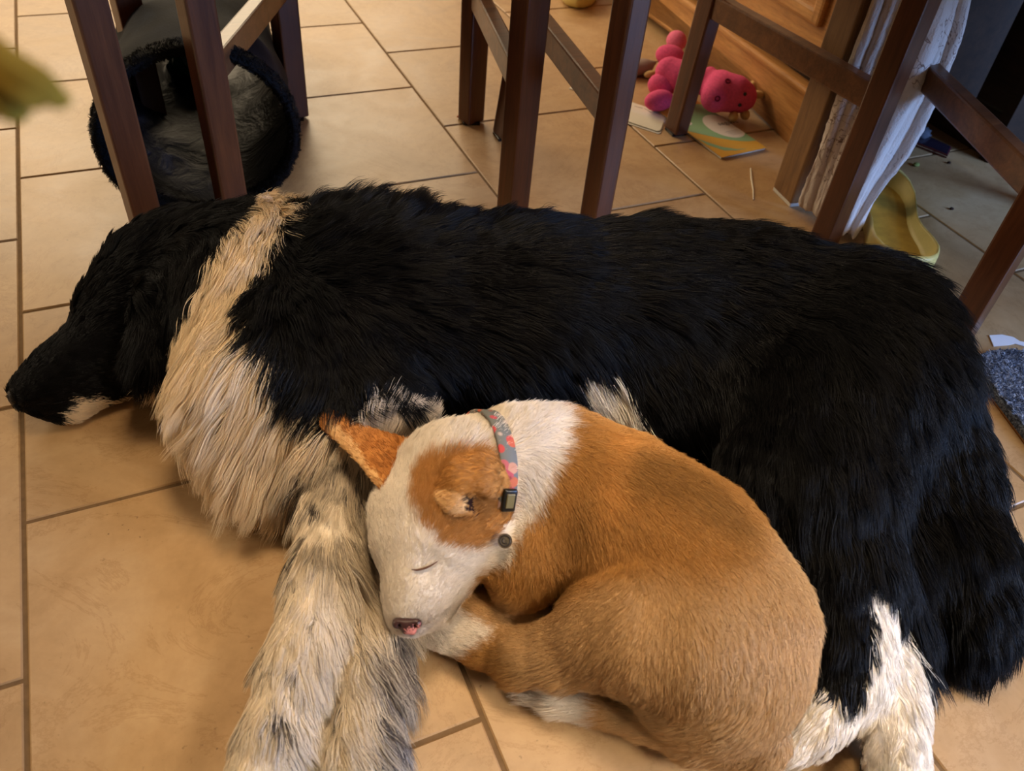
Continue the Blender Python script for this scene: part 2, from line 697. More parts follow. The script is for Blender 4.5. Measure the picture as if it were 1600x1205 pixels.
def grow(name, parent, coat, col, length, lift, curl, dens, count, rad, seg=6, clumps=4000, clump=0.5, droop=0.2, mat=None,
         jitter=0.1, wob=0.12, cvar=0.08, floor_z=0.0012):
    V, Q, N, D = coat.V, coat.Q, coat.N, coat.dir
    T = np.concatenate([Q[:, [0, 1, 2]], Q[:, [0, 2, 3]]])
    ar = 0.5 * np.linalg.norm(np.cross(V[T[:, 1]] - V[T[:, 0]], V[T[:, 2]] - V[T[:, 0]]), axis=1)
    w = ar * dens[T].mean(1)
    t = rng.choice(len(T), count, p=w / w.sum())
    r1, r2 = rng.random(count), rng.random(count)
    s = np.sqrt(r1)
    B = np.stack([1 - s, s * (1 - r2), s * r2], 1)

    def bary(A):
        return (A[T[t]] * B[:, :, None]).sum(1) if A.ndim == 2 else (A[T[t]] * B).sum(1)
    root, n, d = bary(V), bary(N), bary(D)
    n /= np.linalg.norm(n, axis=1, keepdims=True)
    # colour from one corner, so that patch edges stay ragged
    cidx = T[t, rng.integers(0, 3, count)]
    c = col[cidx]
    L = bary(length) * rng.uniform(0.65, 1.15, count)
    li = bary(lift)
    cu = bary(curl)
    # clumps share a lie
    g = rng.choice(count, clumps, replace=False)
    kd = KDTree(clumps)
    for i, gi in enumerate(g):
        kd.insert(root[gi], i)
    kd.balance()
    own = np.array([kd.find(p)[1] for p in root])
    cj = rng.normal(0, 1, (clumps, 3))
    cph = rng.uniform(0, 2 * PI, clumps)
    cl = rng.uniform(0.75, 1.2, clumps)
    cc = rng.normal(0, 1, clumps)
    d = d + cj[own] * wob + rng.normal(0, jitter, (count, 3))
    L = L * cl[own]
    c = np.clip(c * (1 + cvar * cc[own] + rng.normal(0, cvar, count))[:, None], 0, 1)
    side = np.cross(n, d)
    side /= np.maximum(np.linalg.norm(side, axis=1, keepdims=True), 1e-6)
    pts = np.zeros((count, seg + 1, 3))
    pts[:, 0] = root - n * 0.0004
    li = np.where(L < .014, np.maximum(li, .42), np.maximum(li, .3))
    p = pts[:, 0].copy()
    step = (L / seg)[:, None]
    for k in range(1, seg + 1):
        tt = k / seg
        v = n * (li * (1.15 - tt))[:, None] + d + np.array([0, 0, -1.0]) * droop * tt
        wv = np.cos(cph[own] + tt * 7.0)[:, None] * side * cu[:, None] + np.sin(cph[own] * 1.7 + tt * 6.0)[:, None] * n * (0.5 * cu)[:, None]
        v = v + wv
        v /= np.maximum(np.linalg.norm(v, axis=1, keepdims=True), 1e-6)
        p = p + v * step
        pts[:, k] = p
    # draw towards the clump's own strand
    for k in range(1, seg + 1):
        f = clump * (k / seg) ** 1.3
        gp = pts[g][own][:, k] if k == 1 else pts[g, k][own]
        pts[:, k] = pts[:, k] * (1 - f) + gp * f
    pts[:, :, 2] = np.maximum(pts[:, :, 2], floor_z + 0.004 * rng.random((count, 1)))
    cu_d = bpy.data.hair_curves.new(name)
    cu_d.add_curves([seg + 1] * count)
    cu_d.attributes['position'].data.foreach_set('vector', pts.astype(np.float32).ravel())
    prof = np.array([1 - 0.85 * (k / seg) ** 1.6 for k in range(seg + 1)])
    rr = (rad * rng.uniform(0.7, 1.3, count))[:, None] * prof[None]
    ra = cu_d.attributes.get('radius') or cu_d.attributes.new('radius', 'FLOAT', 'POINT')
    ra.data.foreach_set('value', rr.astype(np.float32).ravel())
    ca = cu_d.attributes.new('coat', 'FLOAT_COLOR', 'CURVE')
    ca.data.foreach_set('color', np.concatenate([c, np.ones((count, 1))], 1).astype(np.float32).ravel())
    cu_d.materials.append(mat or M_FUR)
    o = bpy.data.objects.new(name, cu_d)
    COL.objects.link(o)
    attach(o, parent)
    o['kind'] = 'stuff'
    return o


def lin(r, g, b):
    return np.array(srgb(r, g, b)[:3])


# ------------------------------------------------------------------ the big dog
C_BLACK = lin(6, 5, 6)
C_CREAM = lin(234, 212, 178)
C_WHITE = lin(236, 226, 212)
C_GREY = lin(120, 112, 106)

s = Sdf()
# trunk, lying on its right side
s.cone((505, 480, .10, .092), (620, 500, .105, .104), (820, 505, .105, .103), (1000, 500, .10, .098), (1160, 505, .10, .094), (1320, 530, .10, .088), k=.04)
# belly and groin
s.cone((860, 585, .065, .055), (1050, 620, .065, .06), (1200, 680, .065, .06), k=.04)
# rump and thigh
s.cone((1340, 545, .10, .085), (1365, 640, .09, .085), k=.05)
s.cone((1330, 580, .12, .08), (1255, 760, .09, .068), k=.05)
s.cone((1255, 760, .09, .066), (1300, 900, .065, .05), (1318, 1020, .05, .034), (1322, 1075, .042, .026), k=.03)
s.cone((1322, 1075, .042, .025), (1275, 1120, .035, .023), (1235, 1155, .026, .021), k=.015)
# lower hind leg
s.cone((1370, 660, .08, .07), (1385, 850, .05, .040), (1388, 940, .045, .022), (1405, 1050, .04, .018), (1408, 1110, .034, .0185), (1402, 1180, .028, .020), (1396, 1250, .022, .020), k=.014)
# breeches and tail
s.cone((1400, 600, .085, .058), (1452, 740, .065, .048), (1494, 870, .05, .040), (1515, 970, .035, .026), (1512, 1015, .025, .016), k=.035)
# neck and chest
s.cone((290, 420, .10, .062), (400, 445, .105, .078), (510, 480, .105, .090), k=.04)
s.cone((400, 520, .10, .075), (430, 620, .085, .078), (440, 700, .06, .055), k=.04)
s.cone((500, 560, .12, .07), (560, 660, .095, .055), (560, 730, .07, .042), k=.035)
# upper foreleg reaching towards us
s.cone((560, 720, .072, .040), (535, 800, .058, .034), (512, 900, .05, .030), (470, 1040, .042, .027), (430, 1160, .036, .025), (400, 1260, .03, .025), (390, 1310, .022, .022), k=.015)
# lower foreleg beside it
s.cone((610, 830, .03, .028), (590, 960, .028, .026), (575, 1060, .026, .024), (565, 1160, .024, .023), (560, 1260, .022, .022), k=.01)
# head, chin on the floor
s.cone((285, 425, .09, .058), (235, 450, .085, .054), (205, 470, .08, .042), k=.03)
s.cone((230, 520, .055, .050), (180, 540, .05, .044), k=.025)
s.cone((172, 535, .055, .041), (108, 580, .046, .032), (66, 606, .040, .024), (48, 614, .038, .018), k=.018)
s.cone((185, 590, .024, .024), (110, 632, .018, .017), (80, 636, .02, .014), k=.012)
s.ball(146, 474, .085, .015, k=.02)                                     # brow
# ear flap
s.cone((300, 410, .125, .022), (255, 470, .115, .026), (232, 560, .085, .022), k=.012)
Vd, Qd = s.build(0.005)
Vd = relax(Vd, Qd, 2)
dog = Coat(Vd, Qd)

cream_band = [(470, 268), (452, 330), (425, 370), (405, 420), (385, 470), (400, 520), (440, 560), (470, 610), (520, 640), (600, 660), (690, 670), (700, 800), (660, 1205), (330, 1300), (330, 1205), (440, 830), (250, 830), (180, 680), (195, 612), (220, 615), (260, 560), (275, 500), (300, 470), (330, 400), (385, 320), (430, 270)]
muzzle_white = [(98, 648), (125, 622), (170, 628), (215, 618), (215, 690), (100, 680)]
nose_spot = [(44, 598), (48, 580), (52, 582), (50, 598)]
speck = [[(472, 742), (486, 736), (484, 756), (470, 764)], [(500, 712), (520, 702), (524, 716), (505, 728)], [(468, 770), (478, 766), (474, 796), (464, 800)],
         [(488, 770), (520, 785), (515, 802), (486, 796)], [(440, 862), (470, 852), (500, 845), (520, 850), (500, 862), (455, 872)], [(420, 948), (434, 946), (432, 968), (418, 966)],
         [(405, 996), (414, 992), (414, 1018), (403, 1020)], [(425, 1115), (444, 1110), (446, 1132), (425, 1135)]]
mottle = [(480, 740), (530, 690), (590, 690), (600, 790), (560, 800), (500, 790)]
mottle2 = [(450, 850), (560, 830), (600, 880), (540, 890), (470, 872)]
grey_feather = [(600, 960), (720, 970), (690, 1205), (560, 1205), (580, 1060), (560, 1000)]
tuft_white = [(898, 560), (945, 565), (985, 610), (1010, 690), (930, 690), (900, 610)]
elbow_tuft = [(570, 655), (595, 638), (640, 636), (672, 650), (680, 700), (580, 700)]
paw_a = [(1258, 1078), (1300, 1085), (1350, 1105), (1345, 1200), (1180, 1220), (1190, 1120), (1240, 1080)]
leg_b = [(1352, 905), (1395, 925), (1420, 990), (1440, 1050), (1490, 1060), (1500, 1300), (1340, 1300), (1352, 1080), (1370, 1000)]
regions = [(cream_band, 'c'), (muzzle_white, 'c')] + [(p, 'k') for p in speck] + [(mottle, 'm'), (mottle2, 'm'), (grey_feather, 'g'), (tuft_white, 'w'), (elbow_tuft, 'e'), (paw_a, 'w'), (leg_b, 'w')]
pal = {'c': C_CREAM, 'w': C_WHITE, 'k': lin(70, 62, 56), 'g': C_GREY, 'm': C_CREAM, 'e': lin(196, 180, 160)}
lab = dog.paint(regions, 'b')
tab = np.array([C_BLACK] + [pal[r[1]] for r in regions])
coat_col = tab[lab]
# foreleg is whiter than the ruff; ticking over it
legm = in_poly(dog.px, [(450, 690), (690, 690), (700, 1300), (300, 1300), (430, 860)]) & (lab == 1)
coat_col[legm] = lin(224, 208, 184)
tick = rng.random(len(Vd))
coat_col[legm & (tick < .05)] = lin(130, 118, 104)
mixg = rng.random(len(Vd))[:, None]
kinds = np.array(['b'] + [r[1] for r in regions])[lab]
coat_col = np.where((kinds == 'm')[:, None], np.where(mixg < .7, lin(196, 178, 152), np.where(mixg < .9, lin(150, 136, 118), lin(100, 90, 80))), coat_col)
coat_col = np.where((kinds == 'g')[:, None], np.where(mixg < .45, lin(190, 178, 162), np.where(mixg < .75, lin(140, 128, 118), lin(92, 84, 80))), coat_col)

# px0, py0, px1, py1, length m, lift, curl
st = [
    (45, 600, 80, 580, .003, .15, 0), (70, 620, 110, 600, .004, .15, 0), (90, 560, 125, 530, .004, .15, 0), (120, 640, 160, 630, .006, .2, 0),
    (130, 560, 170, 545, .007, .2, .05), (150, 600, 190, 590, .010, .3, .05), (130, 470, 160, 440, .010, .35, .1),
    (180, 400, 220, 370, .016, .45, .2), (190, 470, 235, 450, .014, .4, .2), (250, 350, 300, 330, .022, .5, .3), (310, 340, 360, 335, .025, .5, .3),
    (200, 540, 205, 590, .020, .3, .2), (260, 440, 240, 520, .040, .35, .35), (240, 520, 225, 590, .045, .3, .3), (300, 400, 300, 470, .035, .4, .4),
    (270, 470, 262, 560, .045, .4, .35),
    # collar ruff
    (440, 310, 415, 350, .045, .7, .45), (390, 370, 370, 430, .045, .6, .5), (420, 420, 395, 470, .04, .6, .45), (350, 450, 320, 530, .055, .5, .4), (310, 540, 285, 620, .060, .45, .3),
    (400, 520, 340, 600, .060, .45, .3), (460, 590, 400, 660, .060, .4, .25), (520, 660, 460, 740, .055, .35, .25), (350, 630, 300, 690, .065, .4, .25),
    (400, 700, 370, 780, .075, .35, .2), (450, 740, 430, 810, .070, .35, .2), (270, 620, 250, 680, .05, .4, .2),
    # trunk
    (470, 400, 520, 370, .045, .8, .3), (480, 340, 520, 315, .050, 1.1, .3), (560, 340, 600, 312, .050, 1.1, .3), (640, 340, 660, 305, .048, 1.0, .3), (760, 345, 800, 325, .032, .7, .3),
    (900, 345, 950, 335, .028, .6, .3), (1000, 340, 1060, 318, .040, .7, .3), (1150, 345, 1210, 335, .038, .5, .3), (1280, 375, 1340, 385, .040, .5, .3),
    (450, 470, 480, 520, .040, .5, .3), (560, 430, 640, 420, .040, .5, .3), (560, 560, 610, 620, .040, .45, .25), (700, 480, 780, 490, .038, .45, .3), (700, 580, 740, 650, .038, .4, .3),
    (850, 440, 930, 450, .038, .45, .3), (880, 560, 930, 630, .042, .4, .3), (920, 570, 960, 640, .055, .5, .2), (1000, 430, 1080, 440, .040, .45, .3), (1020, 580, 1060, 660, .045, .4, .35),
    (1160, 440, 1230, 460, .042, .45, .35), (1150, 600, 1180, 690, .045, .4, .35), (1300, 450, 1370, 490, .045, .45, .35), (1400, 470, 1450, 530, .045, .5, .35),
    (1250, 580, 1280, 680, .050, .4, .4), (1370, 580, 1400, 670, .055, .45, .4), (1450, 560, 1490, 630, .060, .5, .35), (1300, 740, 1315, 850, .055, .4, .4), (1210, 700, 1220, 800, .05, .4, .4),
    (1400, 720, 1425, 830, .060, .45, .4), (1480, 700, 1520, 790, .075, .5, .3), (1520, 820, 1555, 920, .080, .5, .3), (1470, 850, 1490, 960, .075, .45, .35), (1530, 950, 1550, 1030, .075, .5, .3), (1480, 980, 1490, 1060, .07, .45, .3),
    (1410, 860, 1430, 950, .060, .4, .35), (1310, 900, 1315, 990, .030, .35, .3), (1310, 1010, 1315, 1070, .020, .3, .2),
    # hind feet
    (1290, 1095, 1260, 1120, .016, .4, .3), (1250, 1130, 1225, 1160, .012, .4, .2), (1310, 1110, 1300, 1150, .022, .5, .3), (1375, 930, 1385, 1000, .016, .25, .1), (1400, 1020, 1410, 1080, .014, .25, .1), (1400, 1100, 1400, 1160, .016, .3, .1), (1440, 1080, 1465, 1130, .03, .4, .2),
    # forelegs
    (600, 690, 598, 650, .022, .9, .4), (640, 690, 655, 650, .022, .9, .4),
    (560, 690, 540, 760, .018, .35, .2), (500, 740, 485, 800, .014, .3, .15), (500, 830, 485, 900, .011, .25, .1), (470, 960, 450, 1040, .010, .22, .1), (430, 1090, 410, 1170, .010, .22, .1), (395, 1210, 385, 1260, .01, .22, .1),
    (570, 780, 590, 850, .025, .35, .3), (560, 880, 610, 950, .045, .4, .3), (535, 980, 590, 1050, .050, .4, .35), (500, 1080, 545, 1150, .045, .4, .4), (470, 1160, 500, 1220, .04, .4, .4),
    (620, 900, 650, 980, .045, .45, .35), (610, 1020, 650, 1090, .045, .5, .4), (600, 1120, 640, 1190, .045, .5, .4),
]
D_, par = dog.strokes(st)
par[:, 1] *= .8
par[:, 2] *= .55
pale = (kinds == 'w') & (dog.px[:, 1] > 800)
par[pale, 0] = np.minimum(par[pale, 0], .012)
tailm = in_poly(dog.px, [(1440, 560), (1700, 560), (1700, 1200), (1440, 1100)])
par[tailm, 0] = np.minimum(par[tailm, 0], .040)
root = thing('dog', 'large black and white long-haired dog asleep on its side on the tiled floor', 'dog', P(850, 560, 0))
skin_col = coat_col * 0.95
body = skin_object('body', Vd, Qd, skin_col, M_SKIN, root)
FUR_N = 400000
dens = np.where(dog.N[:, 2] < -0.6, .15, 1.0) * np.where(in_poly(dog.px, [(30, 640), (30, 560), (110, 480), (150, 560), (190, 600), (190, 660)]), 2.2, 1.0)
grow('fur', root, dog, coat_col, par[:, 0], par[:, 1], par[:, 2], dens, FUR_N, .00030, 6, 9000, .40, .22, cvar=.05, jitter=.07, wob=.07)

ncx = np.array(P(752, 742, .118))
nax = (np.array(P(860, 752, .10)) - np.array(P(740, 752, .12)))
nax = Vector(nax / np.linalg.norm(nax))
# ------------------------------------------------------------------ the puppy
C_TAN = lin(178, 128, 68)
C_TANL = lin(200, 162, 114)
C_PW = lin(232, 220, 204)
s = Sdf()
s.cone((850, 760, .085, .066), (950, 810, .085, .072), (1050, 885, .082, .077), (1110, 985, .078, .076), (1115, 1035, .07, .065), k=.03)
s.cone((860, 740, .10, .058), (800, 735, .115, .048), (740, 750, .12, .046), k=.025)
# upper arm and folded foreleg
s.cone((860, 790, .095, .050), (832, 875, .085, .036), (808, 915, .072, .021), k=.015)
s.cone((890, 975, .045, .016), (793, 964, .043, .0150), (712, 934, .042, .013), k=.005)
# thigh, shank and hind foot
s.cone((1085, 995, .105, .058), (1010, 985, .098, .051), (950, 990, .082, .042), k=.010)
s.cone((950, 990, .080, .041), (880, 1020, .055, .027), (812, 1028, .040, .0205), (755, 1006, .032, .0175), (690, 985, .026, .0165), k=.010)
# tail round the rump
s.cone((1180, 1148, .036, .026), (1085, 1152, .030, .019), (1005, 1124, .026, .0150), (935, 1106, .023, .0125), (872, 1098, .019, .0100), (825, 1090, .013, .004), k=.005)
# head
s.cone((705, 755, .115, .050), (685, 800, .108, .045), k=.02)
s.cone((740, 830, .095, .034), (700, 850, .088, .036), k=.02)
s.cone((625, 800, .10, .024), (625, 850, .095, .022), k=.025)
s.cone((672, 870, .092, .034), (656, 920, .080, .0255), (646, 945, .073, .018), (637, 966, .068, .0105), k=.018)
s.cone((700, 905, .072, .020), (680, 950, .060, .014), (655, 972, .055, .008), k=.008)     # lower jaw
s.cone((648, 897, .128, .010), (672, 888, .126, .011), k=.012, sub=True)                     # eye hollow
s.cone((712, 925, .086, .0022), (690, 960, .078, .0022), (660, 980, .072, .0018), k=.004, sub=True)   # lip line
Vp, Qp = s.build(0.0033)
Vp = relax(Vp, Qp, 2)
pup = Coat(Vp, Qp)
white_head = [(560, 640), (760, 640), (800, 700), (800, 870), (740, 900), (700, 1000), (600, 1000), (560, 860)]
tan_cheek = [(640, 745), (665, 715), (720, 705), (760, 700), (790, 740), (795, 800), (770, 840), (730, 862), (690, 850), (655, 815), (640, 780)]
white_nape = [(770, 600), (850, 612), (890, 650), (885, 690), (860, 730), (840, 790), (800, 850), (785, 850), (800, 780), (790, 700), (760, 655)]
white_paw = [(600, 945), (700, 945), (745, 965), (782, 985), (745, 1010), (722, 1032), (640, 1040)]
white_tail = [(780, 1090), (830, 1080), (870, 1080), (926, 1080), (936, 1138), (900, 1140), (780, 1110)]
light_flank = [(880, 950), (930, 915), (1035, 895), (1110, 915), (1180, 880), (1215, 800), (1260, 850), (1300, 960), (1290, 1260), (1000, 1260), (950, 1130), (820, 1080), (790, 1000)]
fore_light = [(700, 925), (770, 950), (850, 955), (880, 955), (880, 975), (790, 990), (740, 975)]
regions = [(light_flank, 'l'), (fore_light, 'l'), (white_nape, 'w'), (white_head, 'w'), (tan_cheek, 't'), (white_paw, 'w'), (white_tail, 'w')]
pal = {'l': C_TANL, 'w': C_PW, 't': lin(180, 126, 68)}
labp = pup.paint(regions, 't')
kp = np.array(['t0'] + [r[1] for r in regions])[labp]
tans = np.where((kp == 'l')[:, None], C_TANL, C_TAN)
tans = smooth_attr(tans, Qp, 40)
# sable shading along the back
sab = in_poly(pup.px, [(980, 690), (1100, 740), (1190, 830), (1160, 850), (1060, 790), (960, 760)])
def patch(poly, it):
    return smooth_attr(in_poly(pup.px, poly)[:, None].astype(float), Qp, it)


pcol = tans * (1 - .30 * smooth_attr(sab[:, None].astype(float), Qp, 20))
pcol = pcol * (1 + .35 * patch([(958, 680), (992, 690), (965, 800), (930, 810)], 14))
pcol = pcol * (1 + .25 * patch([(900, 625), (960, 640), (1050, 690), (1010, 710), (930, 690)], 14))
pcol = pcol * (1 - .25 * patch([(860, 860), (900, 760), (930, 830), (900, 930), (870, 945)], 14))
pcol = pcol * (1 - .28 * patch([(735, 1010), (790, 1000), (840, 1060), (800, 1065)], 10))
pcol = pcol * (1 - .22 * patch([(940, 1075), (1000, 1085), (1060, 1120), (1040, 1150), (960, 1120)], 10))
wm = smooth_attr((kp == 'w')[:, None].astype(float), Qp, 2)
tm = smooth_attr((kp == 't')[:, None].astype(float), Qp, 2)
pcol = pcol * (1 - wm) + C_PW * wm
pcol = pcol * (1 - tm) + pal['t'] * tm
st = [
    (640, 940, 655, 910, .003, .2, 0), (660, 900, 690, 870, .004, .2, 0), (640, 870, 640, 820, .005, .25, 0), (700, 880, 730, 850, .006, .3, 0), (610, 830, 610, 770, .008, .3, 0), (660, 790, 670, 740, .008, .35, 0), (700, 700, 720, 670, .012, .6, 0.05), (640, 690, 650, 660, .012, .6, .05),
    (740, 850, 780, 830, .008, .3, 0), (740, 780, 770, 750, .008, .3, 0), (760, 680, 790, 655, .014, .7, .05), (820, 660, 850, 640, .016, .6, .05), (830, 740, 850, 780, .016, .4, .05), (900, 670, 960, 690, .013, .35, .05),
    (920, 760, 960, 830, .012, .3, .05), (1000, 740, 1070, 790, .010, .28, .05), (1100, 800, 1160, 860, .010, .28, .05), (1200, 880, 1230, 960, .010, .28, .05), (1040, 880, 1100, 960, .010, .28, .05),
    (1150, 980, 1160, 1070, .010, .28, .03), (1240, 1000, 1230, 1080, .010, .3, .03), (1050, 1000, 1060, 1090, .009, .25, .03), (960, 960, 920, 1010, .008, .25, .03), (860, 1000, 800, 1015, .007, .25, .03), (760, 1010, 720, 1000, .006, .25, .03), (690, 990, 670, 985, .006, .25, 0),
    (830, 830, 820, 890, .011, .3, .05), (850, 900, 860, 935, .010, .3, .05), (850, 965, 780, 955, .006, .25, 0), (1150, 1140, 1050, 1140, .012, .3, .05), (1000, 1120, 920, 1105, .014, .3, .05), (900, 1098, 830, 1092, .018, .2, .05),
]
pup.strokes(st)
ppar = pup.par
ppar[:, 1] *= .75
rootp = thing('puppy', 'tan and white short-haired puppy curled up asleep against the large dog', 'dog', P(980, 900, 0))
skin_object('body', Vp, Qp, pcol * 0.85, M_SKIN, rootp)
densp = np.where(pup.N[:, 2] < -0.6, .15, 1.0) * np.where(ppar[:, 0] < .0085, 1.7, 1.0)
cdist = np.abs((Vp - ncx) @ np.array(nax))
crad = np.linalg.norm(Vp - ncx, axis=1)
densp = np.where((cdist < .0045) & (crad < .075), 0.0, densp)
grow('fur', rootp, pup, pcol, ppar[:, 0], ppar[:, 1], ppar[:, 2], densp, 300000, .00020, 4, 12000, .10, .1, jitter=.10, wob=.035, cvar=.03)


def on(coat, px, py, off=0.0):
    a, n_ = coat.hit(px, py)
    return Vector(a) + Vector(n_) * off, Vector(n_)


# noses, closed eyes
M_NOSE = simple('wet_nose', srgb(20, 17, 17), .3, .6, .2, 400, .4)
s = Sdf()
s.cone((40, 606, .046, .0135), (34, 618, .040, .0130), k=.008)
s.cone((36, 626, .030, .008), (44, 632, .026, .006), k=.006)
s.ball(24, 618, .036, .0035, k=.003, sub=True)
Vn, Qn = s.build(.002)
skin_object('nose', Vn, Qn, np.tile(lin(20, 17, 17), (len(Vn), 1)), M_NOSE, root)
bm = bmesh.new()
p_, n_ = on(dog, 128, 498, -.004)
ellipsoid(bm, p_, (.006, .006, .006), None, 14, 10)
obj('eye', bm, simple('sleepy_eye', srgb(10, 8, 8), 1.0, 0.0), root, True)
M_LID = simple('eyelid_line', srgb(92, 60, 40), .7, .2)
bm = bmesh.new()
tube(bm, [on(pup, x, y, .0022)[0] for x, y in ((644, 890), (651, 891), (661, 889), (672, 884), (684, 876))], [.0003, .0008, .0010, .0008, .0003], 6)
obj('eyelid', bm, M_LID, rootp, True)
s = Sdf()
tip = on(pup, 636, 974)[0]
cs = Vector((ray(720, 974) - ray(636, 974))).normalized()
dn = Vector((ray(636, 1060) - ray(636, 974))).normalized()
fw = -ray(636, 974).normalized()
s.wcone((np.array(tip - cs * .0075 + fw * .001), .0042), (np.array(tip + cs * .0075 + fw * .001), .0042), k=.003)
s.wcone((np.array(tip + dn * .004), .0046), (np.array(tip + dn * .0055 + cs * .004), .0036), k=.003)
s.wcone((np.array(tip - cs * .006 + fw * .0055 + dn * .002), .0016), (np.array(tip - cs * .006 + fw * .002 + dn * .002), .0012), k=.001, sub=True)
s.wcone((np.array(tip + cs * .006 + fw * .0055 + dn * .002), .0016), (np.array(tip + cs * .006 + fw * .002 + dn * .002), .0012), k=.001, sub=True)
Vn, Qn = s.build(.0011)
nc = Coat(Vn, Qn)
nl = nc.paint([([(634, 984), (662, 976), (662, 1010), (630, 1010)], 'p')], 'd')
skin_object('nose', Vn, Qn, np.where((nl == 1)[:, None], lin(206, 128, 116), lin(58, 32, 28)), fur_material('pup_nose', .35, .5, 0), rootp)

# ears of the puppy: one stands out to the side, the other is folded over
vdir = -(ray(700, 760).normalized())
s = Sdf()
efl = (np.array((vdir + Vector((.3, -.1, .1))).normalized()), .25)
for q in range(7):                       # a pointed leaf, fanned from tip to base
    f = q / 6
    s.cone((522, 661, .142, .0016), (640 + (606 - 640) * f, 696 + (760 - 696) * f, .128, .0065), k=.004, fl=efl)
Ve, Qe = s.build(.002)
Ve = relax(Ve, Qe, 1)
ear1 = Coat(Ve, Qe)
ear1.paint([([(515, 655), (545, 680), (600, 760), (570, 760), (510, 670)], 'e')], 'i')
ec = np.where((ear1.lab == 1)[:, None], lin(206, 160, 104), lin(178, 116, 58))
ear1.strokes([(606, 722, 575, 700, .005, .25, .05), (575, 700, 535, 672, .004, .25, .05)])
e1 = skin_object('ear', Ve, Qe, ec, M_SKIN, rootp)
grow('ear_fur', e1, ear1, ec, ear1.par[:, 0], ear1.par[:, 1], ear1.par[:, 2], np.ones(len(Ve)), 9000, .0002, 3, 900, .2, .05, cvar=.05)
s = Sdf()
def sz(x, y, off):
    return on(pup, x, y)[0].z + off


def ez(x, y, off, r):
    return (x, y, sz(x, y, off), r)


s.cone(ez(778, 752, -.008, .014), ez(752, 738, -.004, .016), ez(722, 742, -.004, .014), ez(698, 758, -.004, .009), k=.008)   # back of the fold
s.cone(ez(752, 760, .000, .014), ez(722, 760, .000, .012), k=.008)
s.cone(ez(786, 775, -.008, .010), ez(782, 800, -.008, .010), ez(762, 815, -.007, .009), ez(738, 812, -.008, .007), k=.006)  # outer rim
s.cone(ez(735, 790, -.004, .010), ez(710, 786, -.002, .010), ez(688, 778, -.003, .007), k=.006)                        # tip lying forward
s.cone(ez(735, 784, .012, .006), ez(752, 788, .006, .007), ez(768, 794, .004, .005), k=.005, sub=True)                  # opening
s.cone(ez(684, 768, .012, .0028), ez(712, 768, .016, .003), ez(745, 774, .016, .003), k=.004, sub=True)
Ve, Qe = s.build(.0022)
Ve = relax(Ve, Qe, 1)
ear2 = Coat(Ve, Qe)
ear2.paint([([(670, 762), (700, 764), (738, 778), (728, 800), (700, 806), (672, 790)], 'l'), ([(726, 775), (753, 777), (760, 790), (756, 800), (736, 800), (727, 792)], 'd')], 't')
ec = np.array([lin(180, 126, 66), lin(206, 162, 108), lin(40, 20, 12)])[ear2.lab]
ear2.strokes([(770, 745, 720, 745, .006, .25, .05), (735, 790, 695, 778, .004, .2, .05), (775, 790, 750, 812, .006, .3, .05), (700, 755, 690, 765, .005, .25, .05)])
e2 = skin_object('ear', Ve, Qe, ec, M_SKIN, rootp)
grow('ear_fur', e2, ear2, ec, ear2.par[:, 0], ear2.par[:, 1], ear2.par[:, 2], np.where(ear2.lab == 2, .3, 1.0), 16000, .0002, 3, 1400, .2, .05, cvar=.05)

# collar with buckle and tag
def collar_mat():
    w = NT('flowered_webbing')
    v = w.coords('Object')
    vo = w.n('ShaderNodeTexVoronoi', Scale=95.0)
    w.l(v, vo.inputs['Vector'])
    fl = w.ramp(vo.outputs['Distance'], [(.42, (1, 1, 1, 1)), (.50, (0, 0, 0, 1))])
    sx = w.n('ShaderNodeSeparateColor')
    w.l(vo.outputs['Color'], sx.inputs[0])
    fc_ = w.ramp(sx.outputs[0], [(.0, srgb(178, 56, 64)), (.35, srgb(186, 104, 58)), (.6, srgb(184, 164, 150)), (.85, srgb(172, 72, 80))])
    w.col(w.mix(fl, srgb(104, 104, 100), fc_)).rough(.7, .3)
    return w.m


cu_ = Vector((0, 0, 1))
cu_ = (cu_ - nax * cu_.dot(nax)).normalized()
cv_ = nax.cross(cu_)
RC = .0550
bm = bmesh.new()
prof_ = [(-.0080, 0), (-.0070, .0014), (.0070, .0014), (.0080, 0), (.0070, -.0012), (-.0070, -.0012)]
rg = []
for k in range(64):
    a = 2 * PI * k / 64
    er = cu_ * math.cos(a) + cv_ * math.sin(a)
    rg.append([bm.verts.new(Vector(ncx) + er * (RC + h_) + nax * w_) for w_, h_ in prof_])
for k in range(64):
    A, B = rg[k], rg[(k + 1) % 64]
    for q in range(6):
        bm.faces.new((A[q], A[(q + 1) % 6], B[(q + 1) % 6], B[q]))
collar = obj('collar', bm, collar_mat(), rootp, True)


def collar_pt(px, py):
    """point of the collar ring nearest a pixel, with its outward direction"""
    best = None
    for k in range(180):
        a = 2 * PI * k / 180
        er = cu_ * math.cos(a) + cv_ * math.sin(a)
        p = Vector(ncx) + er * RC
        if er.dot(Vector((0, 0, CAM_H)) - p) < 0:
            continue
        q = project(np.array([p]))[0]
        dd = (q[0] - px) ** 2 + (q[1] - py) ** 2
        if best is None or dd < best[0]:
            best = (dd, p, er, a)
    return best[1], best[2], best[3]


